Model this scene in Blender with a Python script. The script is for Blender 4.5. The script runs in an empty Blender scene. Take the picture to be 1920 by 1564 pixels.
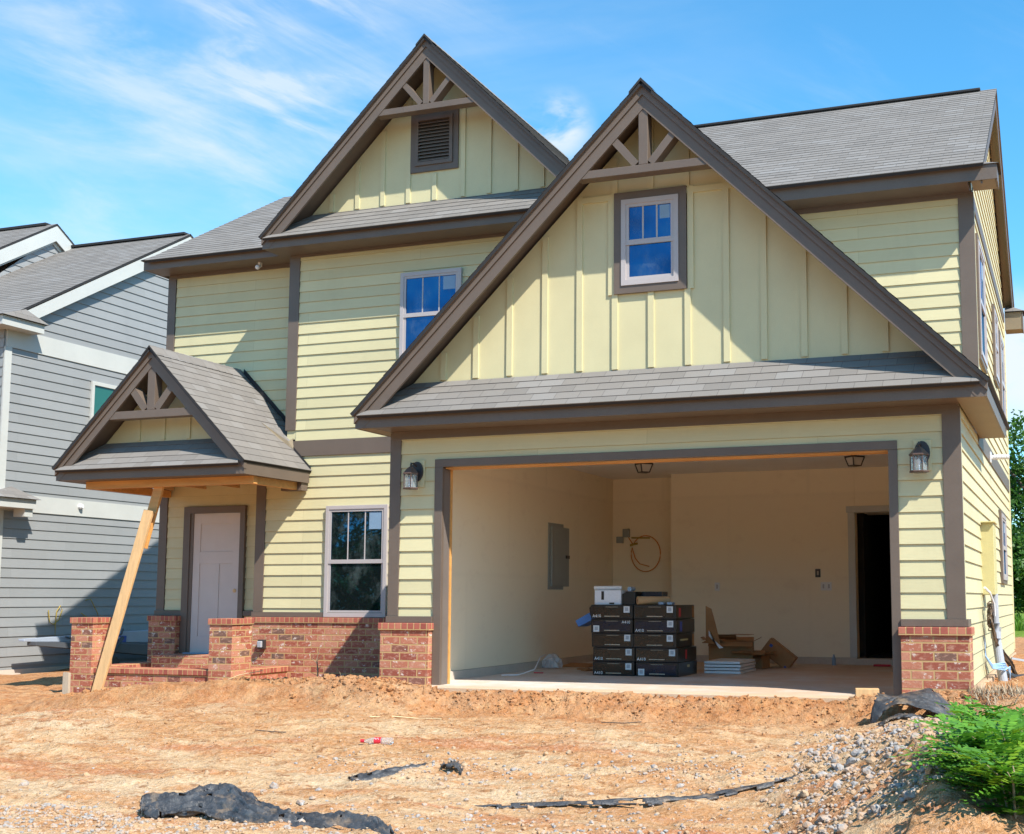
import bpy, math, random
from mathutils import Vector, noise, Matrix
R = math.radians
random.seed(7)
scn = bpy.context.scene
COL = scn.collection

# ------------------------------------------------------------------ camera
cd = bpy.data.cameras.new('camera'); cam = bpy.data.objects.new('camera', cd); COL.objects.link(cam)
cam.location = (7.232, -12.421, 0.947)
cam.rotation_euler = (R(90) + 0.1073, 0, 0.34495)
cd.sensor_width = 36; cd.lens = 2360.33 / 1920 * 36
cd.shift_x = (960 - 1166.31) / 1920; cd.shift_y = (866.48 - 782) / 1920
cd.clip_end = 5000
scn.camera = cam
scn.cycles.max_bounces = 14; scn.cycles.diffuse_bounces = 9; scn.cycles.glossy_bounces = 4

# ------------------------------------------------------------------ light
SUN = Vector((1.63, -1.0, 2.12)).normalized()
EL = math.asin(SUN.z); AZ = math.atan2(SUN.x, SUN.y)
sl = bpy.data.lights.new('sun', 'SUN'); sl.energy = 4.6; sl.angle = R(0.5); sl.color = (1.0, 0.95, 0.86)
so = bpy.data.objects.new('sun', sl); COL.objects.link(so)
so.rotation_euler = SUN.to_track_quat('Z', 'Y').to_euler(); so.location = (20, -20, 30)
scn.view_settings.view_transform = 'Standard'; scn.view_settings.look = 'None'
scn.view_settings.exposure = 0.82; scn.view_settings.gamma = 1.0
scn.view_settings.use_curve_mapping = False

W = bpy.data.worlds.new('World'); scn.world = W; W.use_nodes = True
nt = W.node_tree; nt.nodes.clear()
def wn(t, **k):
    n = nt.nodes.new(t)
    for a, b in k.items(): setattr(n, a, b)
    return n
sky = wn('ShaderNodeTexSky', sky_type='NISHITA'); sky.sun_disc = False
sky.sun_elevation = EL; sky.sun_rotation = AZ; sky.altitude = 300; sky.air_density = 1.0; sky.dust_density = 0.25; sky.ozone_density = 1.6
hs = wn('ShaderNodeHueSaturation'); hs.inputs['Saturation'].default_value = 1.18; hs.inputs['Hue'].default_value = 0.482; hs.inputs['Value'].default_value = 1.0
nt.links.new(sky.outputs[0], hs.inputs['Color'])
tc = wn('ShaderNodeTexCoord')
def cloud(scale, rot, st, lo, hi, detail=9, dist=1.2, off=(0, 0, 0)):
    mp = wn('ShaderNodeMapping'); mp.inputs['Rotation'].default_value = rot; mp.inputs['Scale'].default_value = st; mp.inputs['Location'].default_value = off
    nt.links.new(tc.outputs['Generated'], mp.inputs[0])
    nz = wn('ShaderNodeTexNoise'); nz.inputs['Scale'].default_value = scale; nz.inputs['Detail'].default_value = detail; nz.inputs['Roughness'].default_value = 0.58; nz.inputs['Distortion'].default_value = dist
    nt.links.new(mp.outputs[0], nz.inputs['Vector'])
    mr = wn('ShaderNodeMapRange', interpolation_type='SMOOTHSTEP'); mr.inputs['From Min'].default_value = lo; mr.inputs['From Max'].default_value = hi
    nt.links.new(nz.outputs[0], mr.inputs[0]); return mr.outputs[0]
def math2(op, a, b):
    n = wn('ShaderNodeMath', operation=op); n.use_clamp = True
    for i, v in enumerate((a, b)):
        if hasattr(v, 'links'): nt.links.new(v, n.inputs[i])
        else: n.inputs[i].default_value = v
    return n.outputs[0]
def blob(d, r0, r1):
    # clouds gather round one direction of the sky
    n = wn('ShaderNodeVectorMath', operation='DISTANCE'); nt.links.new(tc.outputs['Generated'], n.inputs[0]); n.inputs[1].default_value = Vector(d).normalized()
    m = wn('ShaderNodeMapRange', interpolation_type='SMOOTHSTEP'); m.inputs['From Min'].default_value = r0; m.inputs['From Max'].default_value = r1
    m.inputs['To Min'].default_value = 1; m.inputs['To Max'].default_value = 0
    nt.links.new(n.outputs['Value'], m.inputs[0]); return m.outputs[0]
CL = []
def sky_dir(px, py):
    v = cam.rotation_euler.to_matrix() @ Vector(((px - 1166.31) / 2360.33, -(py - 866.48) / 2360.33, -1)); return v.normalized()
veil = math2('MULTIPLY', cloud(2.2, (0.25, 0.50, 0.35), (1, 1, 2.6), 0.34, 0.78, detail=6, dist=0.35), blob(sky_dir(380, 60), 0.10, 0.55))
E1 = (sky_dir(720, 160) - sky_dir(330, 10)).normalized(); E3 = sky_dir(500, 80); E2 = E3.cross(E1).normalized()
def streak(k1, k2, lo, hi, off):
    cb = wn('ShaderNodeCombineXYZ')
    for i, (e, kk) in enumerate(((E1, k1), (E2, k2))):
        d = wn('ShaderNodeVectorMath', operation='DOT_PRODUCT'); nt.links.new(tc.outputs['Generated'], d.inputs[0]); d.inputs[1].default_value = e * kk; nt.links.new(d.outputs['Value'], cb.inputs[i])
    cb.inputs[2].default_value = off
    nz = wn('ShaderNodeTexNoise'); nz.inputs['Scale'].default_value = 1; nz.inputs['Detail'].default_value = 10; nz.inputs['Roughness'].default_value = 0.60; nz.inputs['Distortion'].default_value = 0.45
    nt.links.new(cb.outputs[0], nz.inputs['Vector']); m = wn('ShaderNodeMapRange', interpolation_type='SMOOTHSTEP'); m.inputs['From Min'].default_value = lo; m.inputs['From Max'].default_value = hi
    nt.links.new(nz.outputs[0], m.inputs[0]); return m.outputs[0]
wisp = math2('ADD', math2('MULTIPLY', streak(5, 18, .42, .72, 3.1), blob(sky_dir(380, 60), 0.06, 0.27)), math2('MULTIPLY', streak(7, 30, .46, .70, 7.7), blob(sky_dir(540, 105), 0.03, 0.10)))
puff1 = math2('MULTIPLY', cloud(15, (0, -0.25, 0), (1, 1, 2.0), 0.36, 0.62, detail=8, dist=0.25), blob(sky_dir(1045, 240), 0.008, 0.036))
puff2 = math2('MULTIPLY', cloud(11, (0, 0, 0), (1, 1, 1.6), 0.30, 0.56, detail=8, dist=0.25), blob(sky_dir(1930, 685), 0.02, 0.075))
rest = math2('MULTIPLY', streak(4, 15, .50, .85, 1.3), 1.0)
tot = math2('ADD', math2('MULTIPLY', veil, 0.46), math2('MULTIPLY', wisp, 0.52))
tot = math2('ADD', tot, math2('MULTIPLY', puff1, 0.85)); tot = math2('ADD', tot, math2('MULTIPLY', puff2, 0.95)); tot = math2('ADD', tot, math2('MULTIPLY', rest, 0.22))
mixc = wn('ShaderNodeMix', data_type='RGBA')
tint = wn('ShaderNodeMix', data_type='RGBA', blend_type='MULTIPLY'); tint.inputs[0].default_value = 1; tint.inputs[7].default_value = (.60, .95, 1.13, 1); nt.links.new(hs.outputs[0], tint.inputs[6])
nt.links.new(tot, mixc.inputs[0]); nt.links.new(tint.outputs[2], mixc.inputs[6]); mixc.inputs[7].default_value = (3.7, 4.0, 4.2, 1)
bg = wn('ShaderNodeBackground'); bg.inputs['Strength'].default_value = 0.138
wo = wn('ShaderNodeOutputWorld')
nt.links.new(mixc.outputs[2], bg.inputs[0]); nt.links.new(bg.outputs[0], wo.inputs[0])

# ------------------------------------------------------------------ materials
MATS = {}
class NT:
    def __init__(s, name):
        s.m = bpy.data.materials.new(name); s.m.use_nodes = True; s.t = s.m.node_tree
        s.b = s.t.nodes['Principled BSDF']; MATS[name] = s.m
    def n(s, t, **k):
        x = s.t.nodes.new(t)
        for a, v in k.items(): setattr(x, a, v)
        return x
    def l(s, a, b): s.t.links.new(a, b)
    def noise(s, vec, scale, detail=4, rough=.55, stretch=None):
        if stretch:
            mp = s.n('ShaderNodeMapping'); mp.inputs['Scale'].default_value = stretch; s.l(vec, mp.inputs[0]); vec = mp.outputs[0]
        z = s.n('ShaderNodeTexNoise'); z.inputs['Scale'].default_value = scale; z.inputs['Detail'].default_value = detail; z.inputs['Roughness'].default_value = rough
        s.l(vec, z.inputs['Vector']); return z.outputs[0]
    def ramp(s, fac, stops):
        r = s.n('ShaderNodeValToRGB'); e = r.color_ramp.elements
        while len(e) < len(stops): e.new(0.5)
        for q, (p, c) in zip(e, stops): q.position = p; q.color = tuple(c) + (1,) if len(c) == 3 else c
        s.l(fac, r.inputs[0]); return r.outputs[0]
    def mix(s, fac, a, b, bt='MIX'):
        m = s.n('ShaderNodeMix', data_type='RGBA', blend_type=bt)
        for i, v in ((0, fac), (6, a), (7, b)):
            if hasattr(v, 'links'): s.l(v, m.inputs[i])
            elif i == 0: m.inputs[0].default_value = v
            else: m.inputs[i].default_value = tuple(v) + (1,)
        return m.outputs[2]
    def bump(s, h, strength, dist=.01):
        b = s.n('ShaderNodeBump'); b.inputs['Strength'].default_value = strength; b.inputs['Distance'].default_value = dist
        s.l(h, b.inputs['Height']); s.l(b.outputs[0], s.b.inputs['Normal'])
    def obj(s): return s.n('ShaderNodeTexCoord').outputs['Object']
    def uv(s): return s.n('ShaderNodeTexCoord').outputs['UV']
    def pos(s): return s.n('ShaderNodeNewGeometry').outputs['Position']

def plain(name, c, rough=.6, var=.12, sc=3.0, bsc=60, bst=.15, stretch=None, metal=0, fine=.06):
    k = NT(name); v = k.pos()
    f = k.noise(v, sc, 5, .6, stretch)
    lo = tuple(x * (1 - var) for x in c); hi = tuple(min(1, x * (1 + var)) for x in c)
    col = k.ramp(f, [(.3, lo), (.7, hi)])
    f2 = k.noise(v, bsc, 3, .6, stretch)
    col = k.mix(fine * 4, col, k.ramp(f2, [(.3, tuple(x * .75 for x in c)), (.7, tuple(min(1, x * 1.2) for x in c))]))
    k.l(col, k.b.inputs['Base Color']); k.b.inputs['Roughness'].default_value = rough; k.b.inputs['Metallic'].default_value = metal
    k.bump(f2, bst, .004); return k.m

def siding_mat(name, c, row=.1552):
    k = NT(name); u = k.uv(); p = k.pos()
    g = k.noise(u, 1.0, 6, .62, (5, 55, 1))             # wood grain pressed into the boards
    big = k.noise(p, 1.3, 4, .6)
    col = k.ramp(big, [(.25, tuple(x * .93 for x in c)), (.75, tuple(x * 1.04 for x in c))])
    col = k.mix(.22, col, k.ramp(g, [(.3, tuple(x * .84 for x in c)), (.7, tuple(x * 1.08 for x in c))]))
    t = k.n('ShaderNodeTexBrick'); t.offset = .41; t.inputs['Scale'].default_value = 1; t.inputs['Brick Width'].default_value = 3.05; t.inputs['Row Height'].default_value = row; t.inputs['Mortar Size'].default_value = .0014; t.inputs['Mortar Smooth'].default_value = .2
    t.inputs['Color1'].default_value = (.93, .93, .925, 1); t.inputs['Color2'].default_value = (1.05, 1.05, 1.05, 1); t.inputs['Mortar'].default_value = (.62, .60, .56, 1); k.l(u, t.inputs['Vector'])
    col = k.mix(1.0, col, t.outputs['Color'], 'MULTIPLY')
    st = k.noise(p, 1.4, 6, .7, (1, 1, .25)); col = k.mix(k.ramp(st, [(.54, (0, 0, 0)), (.75, (.30, .30, .30))]), col, tuple(x * .72 for x in c))
    dust = k.noise(p, 9, 5, .7)
    col = k.mix(k.ramp(dust, [(.60, (0, 0, 0)), (.85, (.22, .22, .22))]), col, tuple(x * .8 for x in c))
    k.l(col, k.b.inputs['Base Color']); k.b.inputs['Roughness'].default_value = .55
    k.bump(g, .35, .003); return k.m

def brick_mat(name, w, h, off, ramp, mortar, msize, patch=True, bst=.6):
    k = NT(name); u = k.uv()
    t = k.n('ShaderNodeTexBrick'); t.offset = off; t.inputs['Scale'].default_value = 1; t.inputs['Brick Width'].default_value = w; t.inputs['Row Height'].default_value = h
    t.inputs['Mortar Size'].default_value = msize; t.inputs['Mortar Smooth'].default_value = .3
    t.inputs['Color1'].default_value = (0, 0, 0, 1); t.inputs['Color2'].default_value = (1, 1, 1, 1); t.inputs['Mortar'].default_value = (.5, .5, .5, 1)
    k.l(u, t.inputs['Vector'])
    col = k.ramp(t.outputs['Color'], ramp)
    n1 = k.noise(u, 15, 5, .62, (1, 2.0, 1))
    if patch:
        n2 = k.noise(u, 9, 5, .75, (1, 1.4, 1))
        col = k.mix(k.ramp(n1, [(.50, (0, 0, 0)), (.63, (.6, .6, .6))]), col, (.55, .31, .21)); n3 = k.noise(u, 48, 4, .7, (1.6, 1, 1)); col = k.mix(k.ramp(n3, [(.54, (0, 0, 0)), (.66, (.5, .5, .5))]), col, (.17, .04, .025))
        col = k.mix(k.ramp(n2, [(.585, (0, 0, 0)), (.625, (.9, .9, .9))]), col, (.66, .57, .49))
    elif name == 'shingle':
        n1 = k.noise(u, 160, 3, .8)
        col = k.mix(.35, col, k.ramp(n1, [(.3, (.08, .076, .072)), (.7, (.29, .27, .25))]))
    col = k.mix(t.outputs['Fac'], col, mortar)
    k.l(col, k.b.inputs['Base Color']); k.b.inputs['Roughness'].default_value = .85
    inv = k.n('ShaderNodeMath', operation='SUBTRACT'); inv.inputs[0].default_value = 1; k.l(t.outputs['Fac'], inv.inputs[1])
    ad = k.n('ShaderNodeMath', operation='MULTIPLY_ADD'); k.l(n1, ad.inputs[0]); ad.inputs[1].default_value = .4; k.l(inv.outputs[0], ad.inputs[2])
    k.bump(ad.outputs[0], bst, .006); return k.m

YEL = (.578, .516, .300)
siding_mat('yellow_siding', YEL)
plain('yellow_board', YEL, .55, .05, 2, 90, .12, fine=.03)
siding_mat('grey_siding', (.258, .262, .262), .172)
plain('white_trim', (.47, .47, .44), .5, .05, 2, 80, .08, fine=.03)
plain('brown_trim', (.130, .096, .073), .5, .10, 3, 70, .12, fine=.05)
plain('tan_trim', (.155, .128, .112), .5, .08, 3, 70, .12, fine=.04)
plain('soffit', (.235, .185, .120), .6, .08, 2, 60, .1)
BR = [(0, (.13, .075, .058)), (.05, (.17, .085, .06)), (.09, (.25, .060, .036)), (.4, (.35, .095, .052)), (.7, (.42, .15, .085)), (1, (.50, .22, .135))]
brick_mat('brick', .216, .087, .5, BR, (.46, .29, .125), .0085)
brick_mat('brick_rowlock', .079, .30, 0, [(0, (.27, .062, .042)), (.5, (.36, .095, .062)), (1, (.45, .16, .095))], (.46, .29, .125), .007, patch=False)
brick_mat('shingle', .27, .143, .37, [(0, (.148, .131, .116)), (.3, (.172, .152, .134)), (.6, (.190, .168, .148)), (.85, (.204, .185, .168)), (1, (.225, .210, .197))], (.092, .083, .074), .003, patch=False, bst=.35)
plain('roof_edge', (.018, .017, .018), .8, .2)
plain('vinyl', (.42, .375, .365), .35, .04, 2, 50, .05, fine=.02)
plain('door_paint', (.54, .47, .43), .5, .05, 2, 60, .08, fine=.02)
plain('concrete', (.50, .43, .36), .85, .18, 1.6, 45, .3)
plain('footing', (.47, .32, .20), .9, .2, 3, 40, .4)
k = NT('drywall'); p = k.pos(); c = (.84, .72, .53)
t = k.n('ShaderNodeTexBrick'); t.offset = .5; t.inputs['Scale'].default_value = 1; t.inputs['Brick Width'].default_value = 2.4; t.inputs['Row Height'].default_value = 1.22; t.inputs['Mortar Size'].default_value = .05; t.inputs['Mortar Smooth'].default_value = 1
t.inputs['Color1'].default_value = (.97, .97, .97, 1); t.inputs['Color2'].default_value = (1.02, 1.02, 1.02, 1); t.inputs['Mortar'].default_value = (.955, .955, .955, 1); k.l(k.uv(), t.inputs['Vector'])
col = k.mix(1, c, t.outputs['Color'], 'MULTIPLY'); sc = k.noise(p, 2.6, 6, .7, (1, 1, 1.6)); col = k.mix(k.ramp(sc, [(.55, (0, 0, 0)), (.75, (.30, .30, .30))]), col, (.60, .46, .33))
k.l(col, k.b.inputs['Base Color']); k.b.inputs['Roughness'].default_value = .75; k.bump(k.noise(p, 50, 3, .6), .08, .004)
plain('ceiling_paint', (.84, .79, .74), .8, .04, 1.2, 40, .05, fine=.03)
plain('raw_lumber', (.60, .37, .17), .65, .18, 4, 30, .2, stretch=(6, 6, .6))
plain('framing_lumber', (.62, .30, .085), .6, .2, 3, 30, .2, stretch=(.6, 5, 5))
plain('weathered_wood', (.45, .36, .26), .75, .15, 5, 40, .25, stretch=(6, 6, .8))
plain('dark_bronze', (.035, .028, .028), .4, .15, 6, 60, .1)
plain('bronze', (.10, .066, .055), .4, .2, 8, 60, .15)
plain('black_card', (.008, .007, .008), .28, .3, 6, 9, .6)
plain('brown_print', (.024, .012, .006), .25, .3, 10, 9, .6)
plain('navy_print', (.004, .009, .026), .22, .3, 10, 9, .6)
plain('sticker', (.62, .62, .62), .6, .05)
plain('sticker_print', (.34, .35, .38), .6, .1, 60, 150, 0)
plain('white_card', (.70, .71, .76), .55, .04)
plain('cardboard', (.36, .18, .070), .8, .15, 5, 50, .15)
plain('kraft', (.42, .26, .13), .75, .1)
plain('blue_card', (.055, .17, .46), .5, .1)
plain('blue_film', (.20, .30, .42), .4, .1)
plain('white_plastic', (.70, .70, .70), .4, .03)
plain('panel_grey', (.27, .285, .275), .5, .06)
plain('grey_pvc', (.36, .37, .40), .45, .08)
plain('cable_black', (.035, .030, .028), .5, .3)
plain('cable_brown', (.16, .11, .075), .5, .3)
plain('cable_blue', (.30, .46, .66), .5, .1)
plain('cable_orange', (.62, .24, .06), .5, .1)
plain('meter_paint', (.52, .455, .21), .5, .06)
plain('red_plastic', (.55, .02, .035), .4, .1)
k = NT('silt_fabric'); p = k.pos(); c1 = k.noise(p, 9, 6, .65); c2 = k.noise(p, 38, 5, .7); c3 = k.noise(p, 6, 4, .6)
col = k.ramp(c1, [(.35, (.028, .029, .032)), (.55, (.060, .061, .065)), (.7, (.115, .112, .110))])
col = k.mix(k.ramp(c3, [(.54, (0, 0, 0)), (.68, (.75, .75, .75))]), col, (.25, .175, .11)); col = k.mix(k.ramp(c2, [(.55, (0, 0, 0)), (.7, (.5, .5, .5))]), col, (.22, .19, .16))
k.l(col, k.b.inputs['Base Color']); k.b.inputs['Roughness'].default_value = .42
ad = k.n('ShaderNodeMath', operation='MULTIPLY_ADD'); k.l(c1, ad.inputs[0]); ad.inputs[1].default_value = 2.5; k.l(c2, ad.inputs[2]); k.bump(ad.outputs[0], .5, .015)
plain('yellow_marking', (.36, .25, .04), .6, .1)
plain('pale_metal', (.33, .36, .42), .45, .08)
plain('dark_metal', (.08, .085, .095), .5, .15)
plain('label_blue', (.025, .07, .36), .5, .1)
plain('print_white', (.75, .75, .75), .5, .02)
plain('shade_black', (.012, .009, .006), .9, .1)  # near-black paint standing in for the shade of unlit hollows
plain('dry_straw', (.34, .26, .17), .9, .35, 30, 90, .1)
plain('pale_straw', (.55, .40, .22), .9, .25, 30, 90, .1)
plain('twig', (.34, .24, .15), .85, .2)
plain('bark', (.10, .075, .055), .9, .3, 8, 40, .5)
def stone_mat(name, a, b):
    k = NT(name); p = k.pos(); n = k.noise(p, 26, 5, .65); st = k.noise(p, 9, 5, .7); f = k.noise(p, 90, 3, .6)
    col = k.ramp(n, [(.32, a), (.68, b)]); col = k.mix(k.ramp(st, [(.44, (0, 0, 0)), (.60, (.85, .85, .85))]), col, (.46, .275, .145))
    k.l(col, k.b.inputs['Base Color']); k.b.inputs['Roughness'].default_value = .9; k.bump(f, .5, .004)
stone_mat('stone_grey', (.20, .19, .185), (.40, .375, .35)); stone_mat('stone_tan', (.30, .20, .12), (.46, .34, .22))
plain('clod', (.40, .21, .10), .95, .25, 8, 50, .6, fine=.12)

k = NT('dusty_floor'); p = k.pos(); n1 = k.noise(p, 1.3, 6, .65); n2 = k.noise(p, 8, 5, .7); n3 = k.noise(p, 60, 3, .7); sx = k.n('ShaderNodeSeparateXYZ'); k.l(p, sx.inputs[0])
col = k.ramp(n2, [(.3, (.48, .43, .38)), (.7, (.64, .59, .53))])
gx = k.n('ShaderNodeMath', operation='MULTIPLY_ADD'); k.l(sx.outputs[0], gx.inputs[0]); gx.inputs[1].default_value = .055; k.l(n1, gx.inputs[2])
col = k.mix(k.ramp(gx.outputs[0], [(.52, (0, 0, 0)), (.78, (.75, .75, .75))]), col, (.50, .30, .165))
gy = k.n('ShaderNodeMath', operation='MULTIPLY_ADD'); k.l(sx.outputs[1], gy.inputs[0]); gy.inputs[1].default_value = -.9; k.l(n2, gy.inputs[2])
col = k.mix(k.ramp(gy.outputs[0], [(.38, (0, 0, 0)), (.72, (.85, .85, .85))]), col, (.56, .37, .21))
col = k.mix(.15, col, k.ramp(n3, [(.3, (.25, .2, .16)), (.7, (.7, .6, .5))]))
k.l(col, k.b.inputs['Base Color']); k.b.inputs['Roughness'].default_value = .85; k.bump(n3, .3, .004)

k = NT('window_glass')
gl = k.n('ShaderNodeBsdfGlossy'); gl.inputs['Roughness'].default_value = .015; gcol = k.ramp(k.noise(k.pos(), 1.6, 3, .5), [(.32, (.030, .15, .34)), (.52, (.045, .25, .53)), (.75, (.12, .36, .57))]); k.l(gcol, gl.inputs['Color'])  # blue reflection tones painted into the gloss colour, varied by noise
df = k.n('ShaderNodeBsdfDiffuse'); df.inputs['Color'].default_value = (.002, .005, .006, 1)
fr = k.n('ShaderNodeFresnel'); fr.inputs['IOR'].default_value = 1.6
ma = k.n('ShaderNodeMath', operation='MULTIPLY_ADD'); ma.use_clamp = True; k.l(fr.outputs[0], ma.inputs[0]); ma.inputs[1].default_value = 1.0; ma.inputs[2].default_value = .36
bz = k.noise(k.pos(), 1.1, 2, .4); bb = k.n('ShaderNodeBump'); bb.inputs['Strength'].default_value = .10; bb.inputs['Distance'].default_value = .02; k.l(bz, bb.inputs['Height']); k.l(bb.outputs[0], gl.inputs['Normal'])
mx = k.n('ShaderNodeMixShader'); k.l(ma.outputs[0], mx.inputs[0]); k.l(df.outputs[0], mx.inputs[1]); k.l(gl.outputs[0], mx.inputs[2])
dz = k.n('ShaderNodeBsdfDiffuse'); dz.inputs['Color'].default_value = (.30, .38, .38, 1); dn = k.ramp(k.noise(k.pos(), 3.2, 6, .7, (1, 1, .6)), [(.48, (.015, .015, .015)), (.75, (.20, .20, .20))]); m2 = k.n('ShaderNodeMixShader'); k.l(dn, m2.inputs[0]); k.l(mx.outputs[0], m2.inputs[1]); k.l(dz.outputs[0], m2.inputs[2])
k.l(m2.outputs[0], k.t.nodes['Material Output'].inputs[0])
k = NT('green_glass'); k.b.inputs['Base Color'].default_value = (.020, .11, .085, 1); k.b.inputs['Roughness'].default_value = .06

k = NT('clear_glass'); k.b.inputs['Base Color'].default_value = (.9, .95, .97, 1); k.b.inputs['Roughness'].default_value = .08; k.b.inputs['Transmission Weight'].default_value = .85; k.b.inputs['IOR'].default_value = 1.3
k = NT('frosted_glass'); k.b.inputs['Base Color'].default_value = (.55, .50, .45, 1); k.b.inputs['Roughness'].default_value = .3
k = NT('plastic_film'); k.b.inputs['Base Color'].default_value = (.75, .75, .76, 1); k.b.inputs['Roughness'].default_value = .25; k.b.inputs['Transmission Weight'].default_value = .35

def leaf_mat(name, a, b, c):
    k = NT(name); f = k.noise(k.pos(), 1.7, 4, .7); f2 = k.noise(k.pos(), 14, 2, .5)
    col = k.mix(.5, k.ramp(f, [(.3, a), (.55, b), (.75, c)]), k.ramp(f2, [(.3, a), (.7, c)]))
    k.l(col, k.b.inputs['Base Color']); k.b.inputs['Roughness'].default_value = .55
    tr = k.n('ShaderNodeBsdfTranslucent'); k.l(col, tr.inputs[0])
    ms = k.n('ShaderNodeMixShader'); ms.inputs[0].default_value = .35; k.l(k.b.outputs[0], ms.inputs[1]); k.l(tr.outputs[0], ms.inputs[2])
    k.l(ms.outputs[0], k.t.nodes['Material Output'].inputs[0])
leaf_mat('tree_leaf', (.026, .075, .010), (.055, .15, .016), (.11, .25, .025))
leaf_mat('weed_leaf', (.030, .115, .012), (.085, .26, .018), (.19, .42, .025))
leaf_mat('weed_leaf_young', (.10, .24, .01), (.20, .38, .015), (.33, .45, .02))
leaf_mat('grass_leaf', (.07, .19, .015), (.12, .27, .02), (.20, .34, .04))

k = NT('soil'); p = k.pos()
n1 = k.noise(p, .8, 6, .6, (.5, 1.5, 1)); n2 = k.noise(p, 2.4, 7, .66, (.55, 1.5, 1)); n3 = k.noise(p, 24, 5, .7); n4 = k.noise(p, 1.0, 5, .6, (.35, 1.9, 1)); n5 = k.noise(p, 80, 3, .7); n6 = k.noise(p, 6.5, 6, .7, (.7, 1.3, 1))
col = k.ramp(n1, [(.34, (.47, .225, .085)), (.47, (.565, .345, .175)), (.62, (.60, .425, .255))])
col = k.mix(k.ramp(n2, [(.47, (0, 0, 0)), (.56, (.85, .85, .85))]), col, (.475, .205, .070))
col = k.mix(k.ramp(n4, [(.565, (0, 0, 0)), (.63, (.85, .85, .85))]), col, (.43, .135, .042))
col = k.mix(.26, col, k.ramp(n3, [(.36, (.25, .12, .05)), (.5, (.54, .36, .20)), (.64, (.74, .62, .48))]))
col = k.mix(k.ramp(n6, [(.565, (0, 0, 0)), (.63, (.8, .8, .8))]), col, (.29, .125, .048))
col = k.mix(k.ramp(n5, [(.62, (0, 0, 0)), (.70, (.7, .7, .7))]), col, (.72, .67, .60))
sx = k.n('ShaderNodeSeparateXYZ'); k.l(p, sx.inputs[0])
def mr(v, a, b):
    m = k.n('ShaderNodeMapRange', interpolation_type='SMOOTHSTEP'); m.inputs['From Min'].default_value = a; m.inputs['From Max'].default_value = b; k.l(v, m.inputs[0]); return m.outputs[0]
cl = k.n('ShaderNodeMath', operation='MULTIPLY_ADD'); k.l(k.noise(p, 1.6, 5, .65), cl.inputs[0]); cl.inputs[1].default_value = 1.6; k.l(sx.outputs[1], cl.inputs[2])
clay = k.ramp(k.noise(p, 5, 5, .7), [(.35, (.27, .095, .032)), (.5, (.42, .165, .058)), (.65, (.50, .27, .12))])
cf = k.n('ShaderNodeMath', operation='MULTIPLY'); k.l(mr(cl.outputs[0], -.75, .45), cf.inputs[0]); cf.inputs[1].default_value = .62; col = k.mix(cf.outputs[0], col, clay)
gn = k.noise(p, .25, 4, .6, (1, .5, 1)); wob = k.n('ShaderNodeMath', operation='MULTIPLY_ADD'); k.l(gn, wob.inputs[0]); wob.inputs[1].default_value = 10; k.l(sx.outputs[1], wob.inputs[2])
grass = k.ramp(k.noise(p, .8, 5, .7), [(.3, (.10, .17, .02)), (.6, (.17, .25, .03)), (.8, (.28, .27, .07))])
col = k.mix(mr(wob.outputs[0], 35.5, 37.5), col, grass)
k.l(col, k.b.inputs['Base Color']); k.b.inputs['Roughness'].default_value = .95; k.b.inputs['Specular IOR Level'].default_value = .15
hh = k.n('ShaderNodeMath', operation='MULTIPLY_ADD'); k.l(n6, hh.inputs[0]); hh.inputs[1].default_value = 2.2; k.l(n3, hh.inputs[2])
k.bump(hh.outputs[0], 1.0, .03)

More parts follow.
